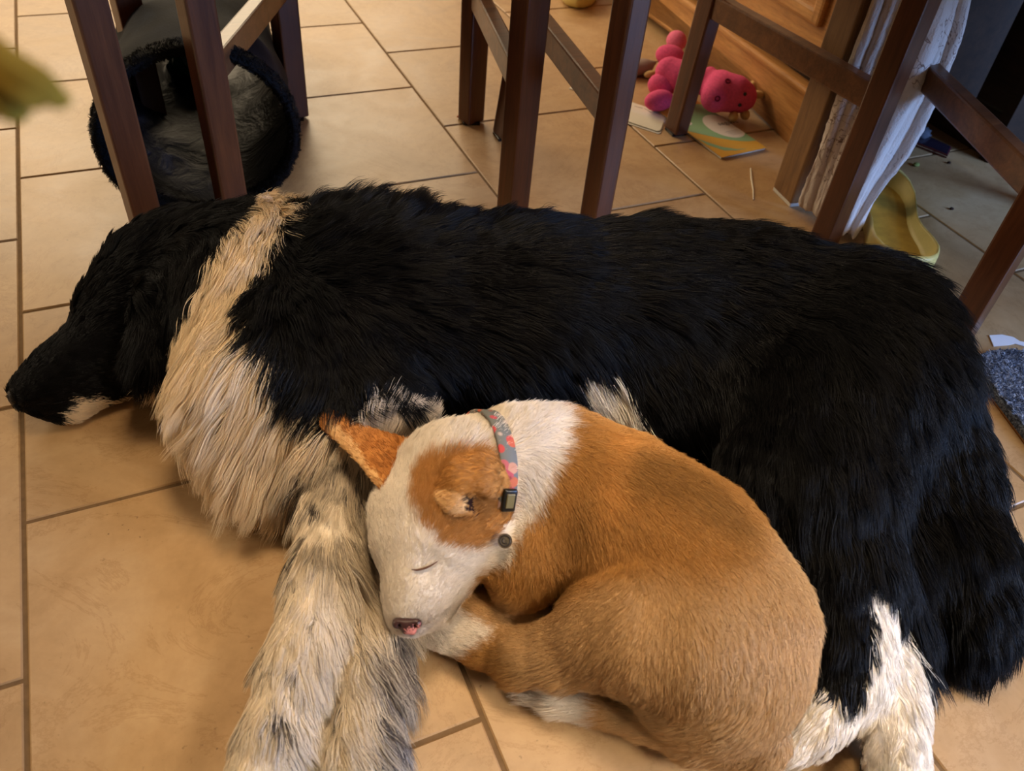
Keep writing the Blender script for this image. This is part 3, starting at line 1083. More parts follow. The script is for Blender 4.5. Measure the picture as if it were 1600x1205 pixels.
p_, er, a_ = collar_pt(792, 780)
bm = bmesh.new()
M_ = Matrix.Translation(p_ + er * .003) @ Matrix((cu_.cross(er) * 0 + er.cross(nax), nax, er)).transposed().to_4x4()
box_at(bm, (0, 0, 0), (.019, .012, .005), 0, .0018, M_)
bk_ = obj('buckle', bm, simple('black_plastic', srgb(26, 24, 20), .3, .5), collar, True)
bm = bmesh.new()
box_at(bm, (0, 0, .0026), (.012, .007, .002), 0, .0008, M_)
obj('buckle_insert', bm, simple('olive_plastic', srgb(112, 100, 62), .4, .5), bk_)
p_, er = on(pup, 790, 846, .004)
bm = bmesh.new()
cdir = (Vector((0, 0, CAM_H)) - p_).normalized()
tdir = (cdir * .6 + er * .7).normalized()
rot_ = tdir.to_track_quat('Z', 'Y').to_matrix().to_4x4()
r_ = bmesh.ops.create_cone(bm, cap_ends=True, segments=24, radius1=.0058, radius2=.0052, depth=.0016)
bmesh.ops.transform(bm, matrix=Matrix.Translation(p_ + tdir * .006) @ rot_, verts=r_['verts'])
tg = obj('tag', bm, simple('tag_metal', srgb(150, 140, 124), .3, .5, .4, 300, .3, 1.0), collar)
bm = bmesh.new()
tube(bm, [p_ + tdir * .0071 + rot_.to_3x3() @ Vector((math.cos(k * PI / 8) * .0042, math.sin(k * PI / 8) * .0042, 0)) for k in range(16)], .0006, 6, True)
tube(bm, [p_ + tdir * .0071 + rot_.to_3x3() @ Vector((math.cos(k * PI / 6 + 2) * .0021, math.sin(k * PI / 6 + 2) * .0021, 0)) for k in range(8)], .0005, 6)
obj('tag_emblem', bm, simple('tag_dark', srgb(40, 32, 26), .5, .4), tg, True)

# pads and claw of the dog's hind foot
M_PAD = simple('paw_pad', srgb(120, 100, 90), .7, .3, .2, 300, .3)
for x, y, z, r in ((1292, 1152, .030, .012), (1262, 1178, .014, .010)):
    bm = bmesh.new()
    ellipsoid(bm, P(x, y, z), (r, r * .7, r * .6), None, 16, 10)
    obj('paw_pad', bm, M_PAD, root, True)
bm = bmesh.new()
tube(bm, [P(1216, 1165, .022), P(1208, 1172, .018), P(1204, 1184, .010), P(1206, 1192, .004)], [.004, .004, .003, .001], 8)
obj('claw', bm, simple('horn_claw', srgb(206, 180, 140), .4, .4), root, True)

# ------------------------------------------------------------------ dining chairs
def chair(label, feet, tops, ang, rails, w=.04, dp=.034, group='dining chairs round the table'):
    """feet: far-left, far-right, near-right, near-left; near legs run on up as the back posts"""
    cx = sum(f[0] for f in feet) / 4
    cy = sum(f[1] for f in feet) / 4
    t = thing('dining_chair', label, 'chair', (cx, cy, 0), group)
    up = (math.sin(-ang), math.cos(-ang), 0)
    for i, (f, tp) in enumerate(zip(feet, tops)):
        bm = bmesh.new()
        H = 0.44 if i < 2 else 0.92
        a = Vector((f[0], f[1], 0.003))
        b = Vector((tp[0], tp[1], 0.44))
        if H > 0.5:
            b = a + (b - a) * (H / 0.44)
        beam(bm, a, b, w * .9, dp * .9, .003, up, w, dp)
        obj('leg', bm, M_DARK, t)
        bm = bmesh.new()
        box_at(bm, (f[0], f[1], .0025), (.03, .03, .005), -ang, .001)
        obj('glide', bm, M_BLACK, t)
    q = [Vector((tp[0], tp[1], .44)) for tp in tops]
    bm = bmesh.new()
    o = [q[3], q[2], q[1], q[0]]
    c = sum(o, Vector()) / 4
    prism(bm, [(c + (p - c) * 1.14).xy for p in o], .44, .465)
    bmesh.ops.bevel(bm, geom=list(bm.edges), offset=.006, segments=2, affect='EDGES')
    obj('seat', bm, M_DARKX, t)
    for a, b in ((0, 1), (1, 2), (2, 3), (3, 0)):
        bm = bmesh.new()
        beam(bm, q[a] - Vector((0, 0, .03)), q[b] - Vector((0, 0, .03)), .02, .055, .002)
        obj('apron', bm, M_DARKX, t)
    for (a, b, z) in rails:
        bm = bmesh.new()
        pa = Vector((*feet[a], 0)).lerp(Vector((*tops[a], .44)), z / .44)
        pb = Vector((*feet[b], 0)).lerp(Vector((*tops[b], .44)), z / .44)
        pa.z = pb.z = z
        beam(bm, pa, pb, .022, .036, .003)
        obj('stretcher', bm, M_DARKX, t)
    for z in (.62, .76, .88):
        bm = bmesh.new()
        pa = Vector((*tops[2], z))
        pb = Vector((*tops[3], z))
        beam(bm, pa, pb, .018, .06, .003)
        obj('back_rail', bm, M_DARKX, t)
    return t


def tops_of(feet, dx=0):
    return [(f[0] + dx, f[1]) for f in feet]


f1 = [(.238, 1.351), (.528, 1.259), (.455, .915), (.084, 1.05)]
chair('dark wooden dining chair standing over the open end of the fabric tunnel', f1, tops_of(f1), .30, [(0, 3, .215), (1, 2, .215)])
f2 = [(.562, 1.19), (.876, 1.125), (.905, .745), (.532, .815)]
t2 = [(.612, 1.19), (.895, 1.12), (.905, .745), (.532, .815)]
chair('dark wooden dining chair with the white blanket hanging from its seat', f2, t2, .06, [(0, 3, .215), (1, 2, .225)], .030, .040)
f0 = [(-.34, 1.50), (.012, 1.36), (-.03, 1.02), (-.38, 1.14)]
chair('dark wooden dining chair at the left, next to the dog\'s head', f0, tops_of(f0), .30, [(0, 3, .215)])
f3 = [(1.055, .83), (1.36, .70), (1.24, .36), (.924, .497)]
chair('dark wooden dining chair at the right, in front of the sideboard', f3, tops_of(f3), .25, [(0, 3, .225), (1, 2, .225)], .036, .038)

# ------------------------------------------------------------------ oak table leg
t = thing('table_leg', 'thick light oak table leg on a white felt pad behind the blanket', 'table leg', (.94, .875, 0))
bm = bmesh.new()
beam(bm, (.957, .868, .006), (.957, .868, .72), .072, .055, .003, (0.12, 1, 0))
obj('post', bm, M_OAKZ, t)
bm = bmesh.new()
box_at(bm, (.957, .868, .003), (.07, .054, .006), -.12, .001)
obj('felt_pad', bm, M_FELT, t)

# ------------------------------------------------------------------ oak cabinet with raised panel doors
cab = thing('oak_cabinet', 'honey oak cabinet with raised panel doors and scalloped plinth', 'cabinet', (1.3, 1.5, 0))
K0 = Vector((1.058, .93, 0))
E_ = Vector((.0763, .9971, 0))
N_ = Vector((-.9971, .0763, 0))


def cab_pt(u, dpt, z):
    return K0 + E_ * u - N_ * dpt + Vector((0, 0, z))


def cab_box(name, u0, u1, d0, d1, z0, z1, mat, bevel=.002, parent=cab):
    bm = bmesh.new()
    c = cab_pt((u0 + u1) / 2, (d0 + d1) / 2, (z0 + z1) / 2)
    box_at(bm, c, (abs(d1 - d0), abs(u1 - u0), abs(z1 - z0)), math.atan2(-E_.x, E_.y), bevel)
    return obj(name, bm, mat, parent)


LC = 1.5
M_SIDE = wood_mat('brown_shaded_wood', srgb(34, 21, 12), srgb(58, 37, 22), 9, 'Y', .7, .3)  # brown wood darkened to carry shade on the sideboard and in cabinet gaps
cab_box('carcass', 0, LC, .012, .28, .10, .80, M_SIDE)
cab_box('end_stile', 0, .066, -.004, .014, .152, .80, M_OAK)
cab_box('middle_stile', .523, .547, -.002, .014, .152, .80, M_OAK)
# plinth board with a scalloped lower edge
prof = [(0, 0), (.125, 0)]
for i in range(9):
    a = i / 8
    prof.append((.125 + .075 * a, .052 * (0.5 - 0.5 * math.cos(PI * a))))
prof += [(.27, .060), (.40, .060)]
for i in range(9):
    a = i / 8
    prof.append((.40 + .06 * a, .060 - .035 * (0.5 - 0.5 * math.cos(PI * a))))
prof += [(1.2, .025), (1.24, 0), (LC, 0), (LC, .094), (0, .094)]
bm = bmesh.new()
fr = [bm.verts.new(cab_pt(u, -.004, z)) for u, z in prof]
bk = [bm.verts.new(cab_pt(u, .018, z)) for u, z in prof]
n = len(prof)
bm.faces.new(fr)
bm.faces.new(list(reversed(bk)))
for i in range(n):
    bm.faces.new((fr[i], bk[i], bk[(i + 1) % n], fr[(i + 1) % n]))
bmesh.ops.triangulate(bm, faces=[f for f in bm.faces if len(f.verts) > 4])
obj('plinth', bm, M_OAK, cab)
cab_box('plinth_moulding', 0, LC, -.014, .015, .094, .108, M_OAK, .005)
cab_box('bottom_rail', 0, LC, -.004, .02, .122, .150, M_OAK, .003)
for du in (.07, .55, 1.03):
    d = cab_box('door', du, du + .45, -.004, .014, .158, .72, M_OAK, .003)
    # raised mouldings round the panel
    for nm, u0, u1, z0, z1 in (('door_rail', du + .05, du + .40, .200, .226), ('door_rail', du + .05, du + .40, .66, .685), ('door_stile', du + .045, du + .07, .20, .685), ('door_stile', du + .38, du + .405, .20, .685)):
        cab_box(nm, u0, u1, -.014, .0, z0, z1, M_OAK, .006, d)
    cab_box('panel', du + .095, du + .355, -.011, .0, .255, .63, M_OAK, .005, d)

# ------------------------------------------------------------------ brown sideboard, the shade on it deepened into the wood colour
sb = thing('sideboard', 'dark brown sideboard in the shade behind the right chair', 'sideboard', (1.64, 1.07, 0))
for nm, c, sz in (('side_panel', (1.66, .875, .40), (.54, .022, .80)), ('front_panel', (1.402, 1.07, .44), (.02, .37, .70)), ('plinth', (1.415, 1.07, .04), (.02, .37, .08)), ('top_board', (1.66, 1.07, .81), (.56, .42, .025)), ('side_panel', (1.66, 1.265, .40), (.54, .022, .80))):
    bm = bmesh.new()
    box_at(bm, c, sz, 0, .002)
    obj(nm, bm, M_SIDE, sb)

# ------------------------------------------------------------------ blanket
def blanket_material():
    w = NT('fleece')
    v = w.coords('Object')
    n1 = w.noise(v, 26, 3, .5, 1.6)
    line = w.ramp(n1.outputs[0], [(.478, (0, 0, 0, 1)), (.497, (1, 1, 1, 1)), (.516, (0, 0, 0, 1))])
    n2 = w.noise(v, 11, 2, .5)
    msk = w.ramp(n2.outputs[0], [(.44, (0, 0, 0, 1)), (.52, (1, 1, 1, 1))])
    mm = w.n('ShaderNodeMath', _operation='MULTIPLY')
    w.l(line, mm.inputs[0])
    w.l(msk, mm.inputs[1])
    w.col(w.mix(mm.outputs[0], srgb(226, 214, 206), srgb(120, 84, 62))).rough(.95, .1)
    n3 = w.noise(v, 420, 3, .6)
    w.bump(n3.outputs[0], .8, .002)
    return w.m


rows = []
for z, pts in ((.012, [(.922, .832), (.925, .800), (.928, .765), (.932, .740), (.942, .728)]),
               (.07, [(.922, .833), (.927, .805), (.936, .780), (.955, .757), (.985, .752)]),
               (.13, [(.923, .834), (.930, .810), (.946, .790), (.985, .770), (1.030, .765)]),
               (.20, [(.924, .835), (.934, .815), (.965, .800), (1.020, .785), (1.062, .785)]),
               (.28, [(.925, .836), (.940, .818), (.980, .805), (1.040, .800), (1.082, .806)]),
               (.36, [(.925, .838), (.945, .822), (.985, .812), (1.040, .815), (1.080, .830)]),
               (.44, [(.925, .840), (.945, .826), (.975, .820), (1.010, .830), (1.040, .850)]),
               (.475, [(.90, .845), (.92, .84), (.93, .84), (.94, .85), (.95, .87)]),
               (.472, [(.78, .85), (.79, .85), (.80, .86), (.80, .87), (.81, .89)])):
    P_ = [Vector((x, y, z)) for x, y in pts]
    # smooth across and add soft folds
    row = []
    for k in range(33):
        u = k / 32 * 4
        i = min(int(u), 3)
        f = u - i
        f = f * f * (3 - 2 * f) * .5 + f * .5
        p = P_[i].lerp(P_[i + 1], f)
        fold = .007 * math.sin(k * .62 + z * 4) + .004 * math.sin(k * 1.4 + 1 + z * 9)
        p = p + Vector((-.5, -.8, 0)) * fold
        row.append(p)
    rows.append(row)
bm = bmesh.new()
gv = [[bm.verts.new(p) for p in r] for r in rows]
for i in range(len(gv) - 1):
    for k in range(32):
        bm.faces.new((gv[i][k], gv[i][k + 1], gv[i + 1][k + 1], gv[i + 1][k]))
bmesh.ops.subdivide_edges(bm, edges=list(bm.edges), cuts=1, use_grid_fill=True, smooth=.4)
bl = obj('blanket', bm, blanket_material(), None, True)
md = bl.modifiers.new('thickness', 'SOLIDIFY')
md.thickness = .011
md.offset = 0
md = bl.modifiers.new('smooth', 'SUBSURF')
md.levels = md.render_levels = 2
tx = bpy.data.textures.new('fleece_pile', 'CLOUDS')
tx.noise_scale = .006
md = bl.modifiers.new('pile', 'DISPLACE')
md.texture = tx
md.strength = .004
md.mid_level = .5
tag(bl, 'white fleece blanket with brown line pattern hanging off a chair seat', 'blanket')

# ------------------------------------------------------------------ fabric play tunnel
tun = thing('play_tunnel', 'dark blue fabric pet tunnel with a fuzzy black rim lying open end forward', 'pet tunnel', (.08, 1.3, 0))


def tunnel_ring(s_, r_in=0.0):
    """s_ along the tube 0..1"""
    c = Vector((.062 + .085 * s_, 1.085 + .62 * s_, 0))
    hw = .126 - .012 * s_ - r_in
    hh = .112 - .014 * s_ - r_in
    out = []
    for k in range(48):
        a = 2 * PI * k / 48
        wr = 1 + .025 * math.sin(3 * a + 9 * s_) * min(1, s_ * 4) + .018 * math.sin(7 * a - 23 * s_ + 1) * min(1, s_ * 4) + .02 * math.sin(31 * s_ + 2 * a) * min(1, s_ * 4)
        z = .114 + hh * wr * math.sin(a)
        out.append(Vector((c.x + hw * wr * math.cos(a), c.y + .10 * (z - .1) * (1 - s_), max(z, .002 + .001 * r_in))))
    return out


def denim():
    w = NT('tunnel_fabric')
    v = w.coords('Object')
    n1 = w.noise(v, 18, 6, .65, .5)
    n2 = w.noise(v, 400, 3, .6)
    w.col(w.ramp(n1.outputs[0], [(.3, srgb(8, 9, 13)), (.55, srgb(18, 22, 31)), (.75, srgb(34, 42, 56))])).rough(.85, .2)
    w.bump(n2.outputs[0], .4, .001)
    return w.m


M_LIN = NT('tunnel_lining')
_v = M_LIN.coords('Object')
_n = M_LIN.noise(_v, 14, 5, .6, 1.0)
M_LIN.col(M_LIN.ramp(_n.outputs[0], [(.35, srgb(7, 6, 9)), (.58, srgb(20, 18, 24)), (.75, srgb(60, 56, 64))])).rough(.5, .3)
M_LIN.bump(_n.outputs[0], .8, .01)
for nm, rin, mt in (('outer_fabric', 0.0, denim()), ('lining', .004, M_LIN.m)):
    bm = bmesh.new()
    R_ = [[bm.verts.new(p) for p in tunnel_ring(i / 24, rin)] for i in range(25)]
    for i in range(24):
        for k in range(48):
            bm.faces.new((R_[i][k], R_[i][(k + 1) % 48], R_[i + 1][(k + 1) % 48], R_[i + 1][k]))
    obj(nm, bm, mt, tun, True)
# fuzzy rim
ring = tunnel_ring(0, 0.0)
V_, Q_ = [], []
SEG = 12
for i in range(96):
    a = ring[i // 2] if i % 2 == 0 else (ring[i // 2] + ring[(i // 2 + 1) % 48]) / 2
    nx = ring[(i // 2 + 1) % 48] - ring[i // 2 - 1]
    tdir = nx.normalized()
    ax = Vector((.13, .99, 0))
    rad = tdir.cross(ax).normalized()
    for k in range(SEG):
        b = 2 * PI * k / SEG
        p = a + rad * (.007 * math.cos(b)) + ax * (.02 * math.sin(b) + .012)
        V_.append((p.x, p.y, max(p.z, .002)))
for i in range(96):
    for k in range(SEG):
        Q_.append((i * SEG + k, i * SEG + (k + 1) % SEG, ((i + 1) % 96) * SEG + (k + 1) % SEG, ((i + 1) % 96) * SEG + k))
V_, Q_ = np.array(V_), np.array(Q_)
if (normals(V_, Q_)[0] * (V_[0] - V_[:SEG].mean(0))).sum() < 0:
    Q_ = Q_[:, ::-1]
rimc = Coat(V_, Q_)
rimc.dir = np.cross(rimc.N, rng.normal(0, 1, V_.shape))
rimc.dir /= np.linalg.norm(rimc.dir, axis=1, keepdims=True)
c_rim = np.tile(lin(16, 15, 17), (len(V_), 1))
rim = skin_object('rim', V_, Q_, c_rim, M_SKIN, tun)
one = np.ones(len(V_))
grow('rim_pile', rim, rimc, c_rim, one * .006, one * 1.5, one * .2, one, 16000, .0003, 3, 2000, .3, 0)

# a crumpled green bag deep inside the tunnel
bm = bmesh.new()
vv = ellipsoid(bm, (.10, 1.52, .05), (.045, .03, .048))
for v in vv:
    v.co += Vector((random.gauss(0, .004), random.gauss(0, .004), random.gauss(0, .004)))
    v.co.z = max(v.co.z, .008)
g = obj('toy_ball', bm, simple('green_plastic', srgb(40, 96, 70), .25, .5, .3, 40))
tag(g, 'crumpled green toy seen inside the fabric tunnel', 'toy')

# ------------------------------------------------------------------ pink plush dragon
toy = thing('plush_dragon', 'pink plush dragon with beige horns lying on its side by the cabinet', 'plush toy', P(1090, 150, 0))


def blob(name, px, py, z, r, mat, axis=None, parent=toy, stretch=1.0, flat=1.0):
    bm = bmesh.new()
    rot = None
    if axis is not None:
        d = (P(px + axis[0], py + axis[1], z + axis[2]) - P(px, py, z)).normalized()
        rot = d.to_track_quat('X', 'Z').to_matrix()
    vv_ = ellipsoid(bm, P(px, py, z), (r * stretch, r, r * flat), rot, 20, 12)
    for v in vv_:
        v.co.z = max(v.co.z, .0015)
    return obj(name, bm, mat, parent, True)


s = Sdf()
s.cone((1046, 112, .05, .027), (1066, 122, .046, .028), (1094, 134, .042, .015), k=.012)
s.cone((1124, 132, .048, .026), (1118, 152, .040, .027), k=.015)
s.cone((1128, 142, .046, .032), (1148, 147, .044, .030), (1160, 152, .040, .026), k=.015)
s.cone((1098, 122, .055, .016), (1110, 112, .06, .010), k=.012)
Vt, Qt = s.build(.004)
Vt = relax(Vt, Qt, 2)
body_t = skin_object('body', Vt, Qt, np.tile(lin(196, 58, 98), (len(Vt), 1)), M_PINK, toy)
toyc = Coat(Vt, Qt)
blob('foot', 1057, 64, .055, .020, M_PINKL, (10, 8, 0), toy, 1.15)
blob('leg', 1048, 88, .055, .021, M_PINK, (20, 6, 0), toy, 1.5)
blob('arm', 1034, 134, .028, .023, M_PINK, (20, 6, 0), toy, 1.2)
blob('foot', 1030, 157, .022, .021, M_PINK, (20, -4, 0), toy, 1.5, .9)
for x, y in ((1137, 127), (1121, 154)):
    a, nn = toyc.hit(x, y)
    bm = bmesh.new()
    u = Vector(nn).orthogonal().normalized()
    w_ = Vector(nn).cross(u)
    tube(bm, [Vector(a) + Vector(nn) * .0008 + (u * math.cos(k * PI / 6) + w_ * math.sin(k * PI / 6)) * .0042 for k in range(12)], .0013, 6, True)
    obj('nostril', bm, simple('dark_pink_stitch', srgb(110, 26, 52), .9, .1), body_t, True)
for x, y in ((1164, 147), (1156, 164)):
    a, nn = toyc.hit(x, y)
    bm = bmesh.new()
    ellipsoid(bm, Vector(a), (.0035, .0035, .0035), None, 12, 8)
    obj('eye', bm, M_BLACK, body_t, True)
blob('horn', 1184, 148, .042, .0075, M_BEIGE, (10, 1, 0), toy, 1.8)
blob('ear', 1178, 132, .046, .008, M_BEIGE, (10, -7, 0), toy, 1.9)
blob('horn', 1146, 182, .013, .009, M_BEIGE, (-4, 10, 0), toy, 1.3)
blob('ear', 1164, 179, .014, .009, M_BEIGE, (4, 10, 0), toy, 1.5)

# grey and beige cloth toy lying next to it
sc_ = thing('cloth_toy', 'grey and beige cloth toy lying on the tiles beside the pink dragon\'s feet', 'toy', P(1005, 110, 0))
s = Sdf()
s.cone((985, 108, .012, .022), (1005, 104, .014, .018), (1022, 98, .016, .006), k=.01, zs=.7)
Vt2, Qt2 = s.build(.004)
skin_object('body', Vt2, Qt2, np.tile(lin(150, 132, 124), (len(Vt2), 1)), M_SKIN, sc_)
blob('ear', 1017, 116, .010, .009, M_BEIGE, (12, -2, 0), sc_, 1.8, .8)

# ------------------------------------------------------------------ exercise book, papers
bk = thing('exercise_book', 'green and yellow exercise book with a white label on the tiles', 'book', P(1130, 215, 0))
C0, C1 = Vector((.900, 1.013, 0)), Vector((1.003, 1.021, 0))
ux = (C1 - C0).normalized()
uy = Vector((-ux.y, ux.x, 0))
BW, BL = (C1 - C0).length, .205


def bpt(u, v, z):
    return C0 + ux * (u * BW) + uy * (v * BL) + Vector((0, 0, z))


def sheet(name, pts, z0, z1, mat, parent):
    bm = bmesh.new()
    prism(bm, [p.xy for p in pts], z0, z1)
    return obj(name, bm, mat, parent)


M_BY = simple('yellow_print', srgb(214, 160, 56), .5, .4)
M_BG = simple('green_print', srgb(136, 172, 122), .5, .4)
M_BWH = simple('label_print', srgb(222, 210, 190), .6, .3)
sheet('pages', [bpt(.01, .01, 0), bpt(.99, .01, 0), bpt(.99, .99, 0), bpt(.01, .99, 0)], .0005, .0042, M_PAPER, bk)
cov = sheet('cover', [bpt(0, 0, 0), bpt(1, 0, 0), bpt(1, 1, 0), bpt(0, 1, 0)], .0042, .0048, M_BY, bk)
# green field with a swept lower edge, and a second green sliver
g1 = [bpt(1.0, .14 + .0, 0)] + [bpt(1, .9, 0), bpt(.7, .98, 0), bpt(.35, .93, 0), bpt(.1, .8, 0), bpt(0.03, .62, 0)] + [bpt(u, .52 - .42 * math.sin((u) * 1.5) + .04 * u, 0) for u in (.05, .15, .28, .42, .56, .7, .85)]
sheet('green_panel', g1, .0048, .00495, M_BG, cov)
g2 = [bpt(.02, .36, 0), bpt(.1, .27, 0), bpt(.25, .15, 0), bpt(.45, .07, 0), bpt(.62, .05, 0), bpt(.4, .055, 0), bpt(.2, .09, 0), bpt(.05, .22, 0)]
sheet('green_panel', g2, .0048, .00495, M_BG, cov)
el = [bpt(.80 + .33 * math.cos(a), .47 + .23 * math.sin(a), 0) for a in [PI * 2 * k / 28 for k in range(28)]]
el = [bpt(min(.995, (Vector(p) - C0).dot(ux) / BW), (Vector(p) - C0).dot(uy) / BL, 0) for p in el]
sheet('white_label', el, .00495, .0051, M_BWH, cov)
sheet('sticker', [bpt(.21 + .09 * math.cos(a), .62 + .035 * math.sin(a), 0) for a in [PI * 2 * k / 16 for k in range(16)]], .00495, .0053, M_BWH, cov)
tc_ = bpy.data.curves.new('lettering', 'FONT')
tc_.body = 'segovs'
tc_.size = .017
tc_.materials.append(simple('black_print', srgb(40, 36, 32), .7, .2))
tmp = bpy.data.objects.new('lettering_outline', tc_)
COL.objects.link(tmp)
bpy.context.view_layer.update()
let_me = bpy.data.meshes.new_from_object(tmp.evaluated_get(bpy.context.evaluated_depsgraph_get()))
bpy.data.objects.remove(tmp)
tdir = (P(1141, 192) - P(1125, 194.5)).normalized()
let_me.transform(Matrix.Translation(P(1124, 196, .0053)) @ Matrix.Rotation(math.atan2(tdir.y, tdir.x), 4, 'Z'))
new_obj('lettering', let_me, cov)
for k in range(4):
    sheet('text_line', [bpt(.66 + .02 * k, .36 - .022 * k, 0), bpt(.95, .37 - .022 * k, 0), bpt(.95, .374 - .022 * k, 0), bpt(.66 + .02 * k, .364 - .022 * k, 0)], .0051, .00515, M_INK, cov)

pp = [P(982, 160), P(1042, 180), P(1031, 206), P(1026, 207), P(972, 189)]
pa = thing('paper_sheet', 'folded white paper sheets lying under the pink dragon\'s foot', 'paper', pp[0])
sheet('lower_sheet', [p + Vector((-.002, -.006, 0)) for p in pp], .0004, .0010, M_PAPER, pa)
top_s = sheet('upper_sheet', pp, .0022, .0027, M_PAPER, pa)
for k, (a, b) in enumerate((((991, 168), (1004, 171)), ((1006, 171), (1018, 178)), ((1020, 176), (1031, 181)))):
    A, B = P(*a), P(*b)
    dd = (B - A).normalized().cross(Vector((0, 0, 1))) * .0022
    sheet('handwriting', [A, B, B + dd, A + dd * .4], .0027, .0028, M_INK, top_s)
sc2 = sheet('paper_scrap', [P(889, 139), P(900, 131), P(925, 141), P(930, 152)], .0005, .0015, M_PAPER, None)
tag(sc2, 'small white paper corner lying beyond the chair stretcher', 'paper')
jag = [P(1545, 525), P(1565, 524), P(1583, 528), P(1592, 534), P(1620, 540), P(1620, 548), P(1585, 538), P(1575, 540), P(1552, 542)]
sc3 = sheet('paper_scrap', jag, .0005, .0014, simple('white_card', srgb(226, 222, 222), .6, .3), None)
tag(sc3, 'torn white paper scrap lying above the blue-grey mat', 'paper')

# ------------------------------------------------------------------ yellow clogs
def clog(label, heel, toe, wid, parent_loc):
    t = thing('rubber_clog', label, 'shoe', parent_loc, 'pair of pale yellow clogs')
    heel, toe = Vector(heel), Vector(toe)
    d = (toe - heel)
    L = d.length
    d.normalize()
    sd = Vector((-d.y, d.x, 0))
    prof_w = [(0, .0), (.02, .52), (.07, .80), (.15, .95), (.25, .92), (.36, .80), (.48, .78), (.62, .92), (.75, 1.0), (.87, .90), (.95, .62), (.985, .35), (1, .0)]

    def half(u):
        for (a, wa), (b, wb) in zip(prof_w[:-1], prof_w[1:]):
            if u <= b:
                f = (u - a) / (b - a)
                return wa + (wb - wa) * f
        return 0

    def outline(n=48, sc=1.0):
        us = [.5 - .5 * math.cos(PI * k / (n // 2)) for k in range(n // 2 + 1)]
        lft = [(u, half(u)) for u in us]
        return lft + [(u, -w) for u, w in reversed(lft[1:-1])]
    ol = outline()
    n_ = len(ol)

    def ringpts(scale, z, zt=0):
        o = []
        for u, w in ol:
            uu = .5 + (u - .5) * scale
            o.append(heel + d * (uu * L) + sd * (w * wid / 2 * (scale - (1 - scale) * .6)) + Vector((0, 0, z + zt * (.5 + .5 * math.cos(u * 5.2)))))
        return o
    bm = bmesh.new()
    levels = [ringpts(.90, .002), ringpts(.97, .004), ringpts(1.0, .018), ringpts(.995, .028, .014), ringpts(.97, .032, .015), ringpts(.94, .029, .013), ringpts(.90, .020), ringpts(.80, .014)]
    RR = [[bm.verts.new(p) for p in lv] for lv in levels]
    for A, B in zip(RR[:-1], RR[1:]):
        for k in range(n_):
            bm.faces.new((A[k], A[(k + 1) % n_], B[(k + 1) % n_], B[k]))
    bm.faces.new(list(reversed(RR[0])))
    bm.faces.new(RR[-1])
    bmesh.ops.triangulate(bm, faces=[f for f in bm.faces if len(f.verts) > 4])
    obj('shell', bm, M_YELLOW, t, True)
    bm = bmesh.new()
    a = [bm.verts.new(p + Vector((0, 0, .0155))) for p in ringpts(.84, 0)]
    bm.faces.new(a)
    bmesh.ops.triangulate(bm, faces=list(bm.faces))
    obj('insole', bm, simple('worn_insole', srgb(206, 168, 74), .6, .3, .3, 40), t)
    return t


clog('pale yellow rubber clog on the tiles behind the dog\'s back, beside the blanket', P(1408, 445), P(1360, 285), .100, P(1410, 360))
clog('pale yellow rubber clog at the top edge, between the chairs and cabinet', P(899, 17), P(925, -90), .10, P(905, 5))

# ------------------------------------------------------------------ phone, mat, bits on the floor
ph = thing('phone', 'dark red cased phone lying on the floor at the foot of the sideboard', 'phone', P(1450, 232))
po = [P(1412, 222), P(1478, 248), P(1484, 236), P(1418, 205)]
for nm, z0, z1, mt in (('case', .001, .008, simple('phone_case', srgb(96, 40, 52), .35, .5)), ('screen', .008, .0088, simple('phone_screen', srgb(40, 32, 44), .12, .6)), ('edge_trim', .0035, .005, simple('steel_trim', srgb(200, 200, 210), .25, .5, metallic=1.0))):
    cc_ = sum(po, Vector()) / 4
    k_ = {'case': 1.0, 'screen': .95, 'edge_trim': 1.01}[nm]
    sheet(nm, [cc_ + (p - cc_) * k_ for p in po], z0, z1, mt, ph)
bm = bmesh.new()
vv = ellipsoid(bm, P(1440, 208, .012), (.018, .016, .012))
for v in vv:
    v.co += Vector((random.gauss(0, .001), random.gauss(0, .001), random.gauss(0, .001)))
tag(obj('fluff_ball', bm, simple('grey_fluff', srgb(96, 100, 112), .95, .1, .4, 200, .6), None, True), 'grey fluff ball lying behind the phone', 'toy')

# thick felt mat
pad_o = [P(1512, 574), P(1524, 563), P(1545, 556), P(1575, 555), P(1612, 560), P(1700, 590), P(1760, 720), P(1690, 780), P(1600, 692)]
bm = bmesh.new()
top = prism(bm, [p.xy for p in pad_o], .001, .013)
bmesh.ops.bevel(bm, geom=[e for e in bm.edges if abs(e.verts[0].co.z - e.verts[1].co.z) < 1e-6 and e.verts[0].co.z > .01], offset=.003, segments=2, affect='EDGES')
mat_t = thing('felt_mat', 'blue-grey flecked felt mat with a rounded corner at the right edge', 'mat', P(1600, 620))


def fleck():
    w = NT('flecked_felt')
    v = w.coords('Object')
    n = w.noise(v, 330, 4, .7)
    w.col(w.ramp(n.outputs[0], [(.36, srgb(30, 32, 42)), (.5, srgb(86, 94, 112)), (.66, srgb(150, 160, 178))])).rough(.9, .2)
    w.bump(n.outputs[0], .9, .003)
    return w.m


M_FLECK = fleck()
obj('felt', bm, M_FLECK, mat_t)
c_ = sum(pad_o, Vector()) / len(pad_o)
sheet('backing', [c_ + (p - c_) * 1.03 for p in pad_o], .0003, .002, simple('brown_backing', srgb(120, 78, 38), .8, .2), mat_t)
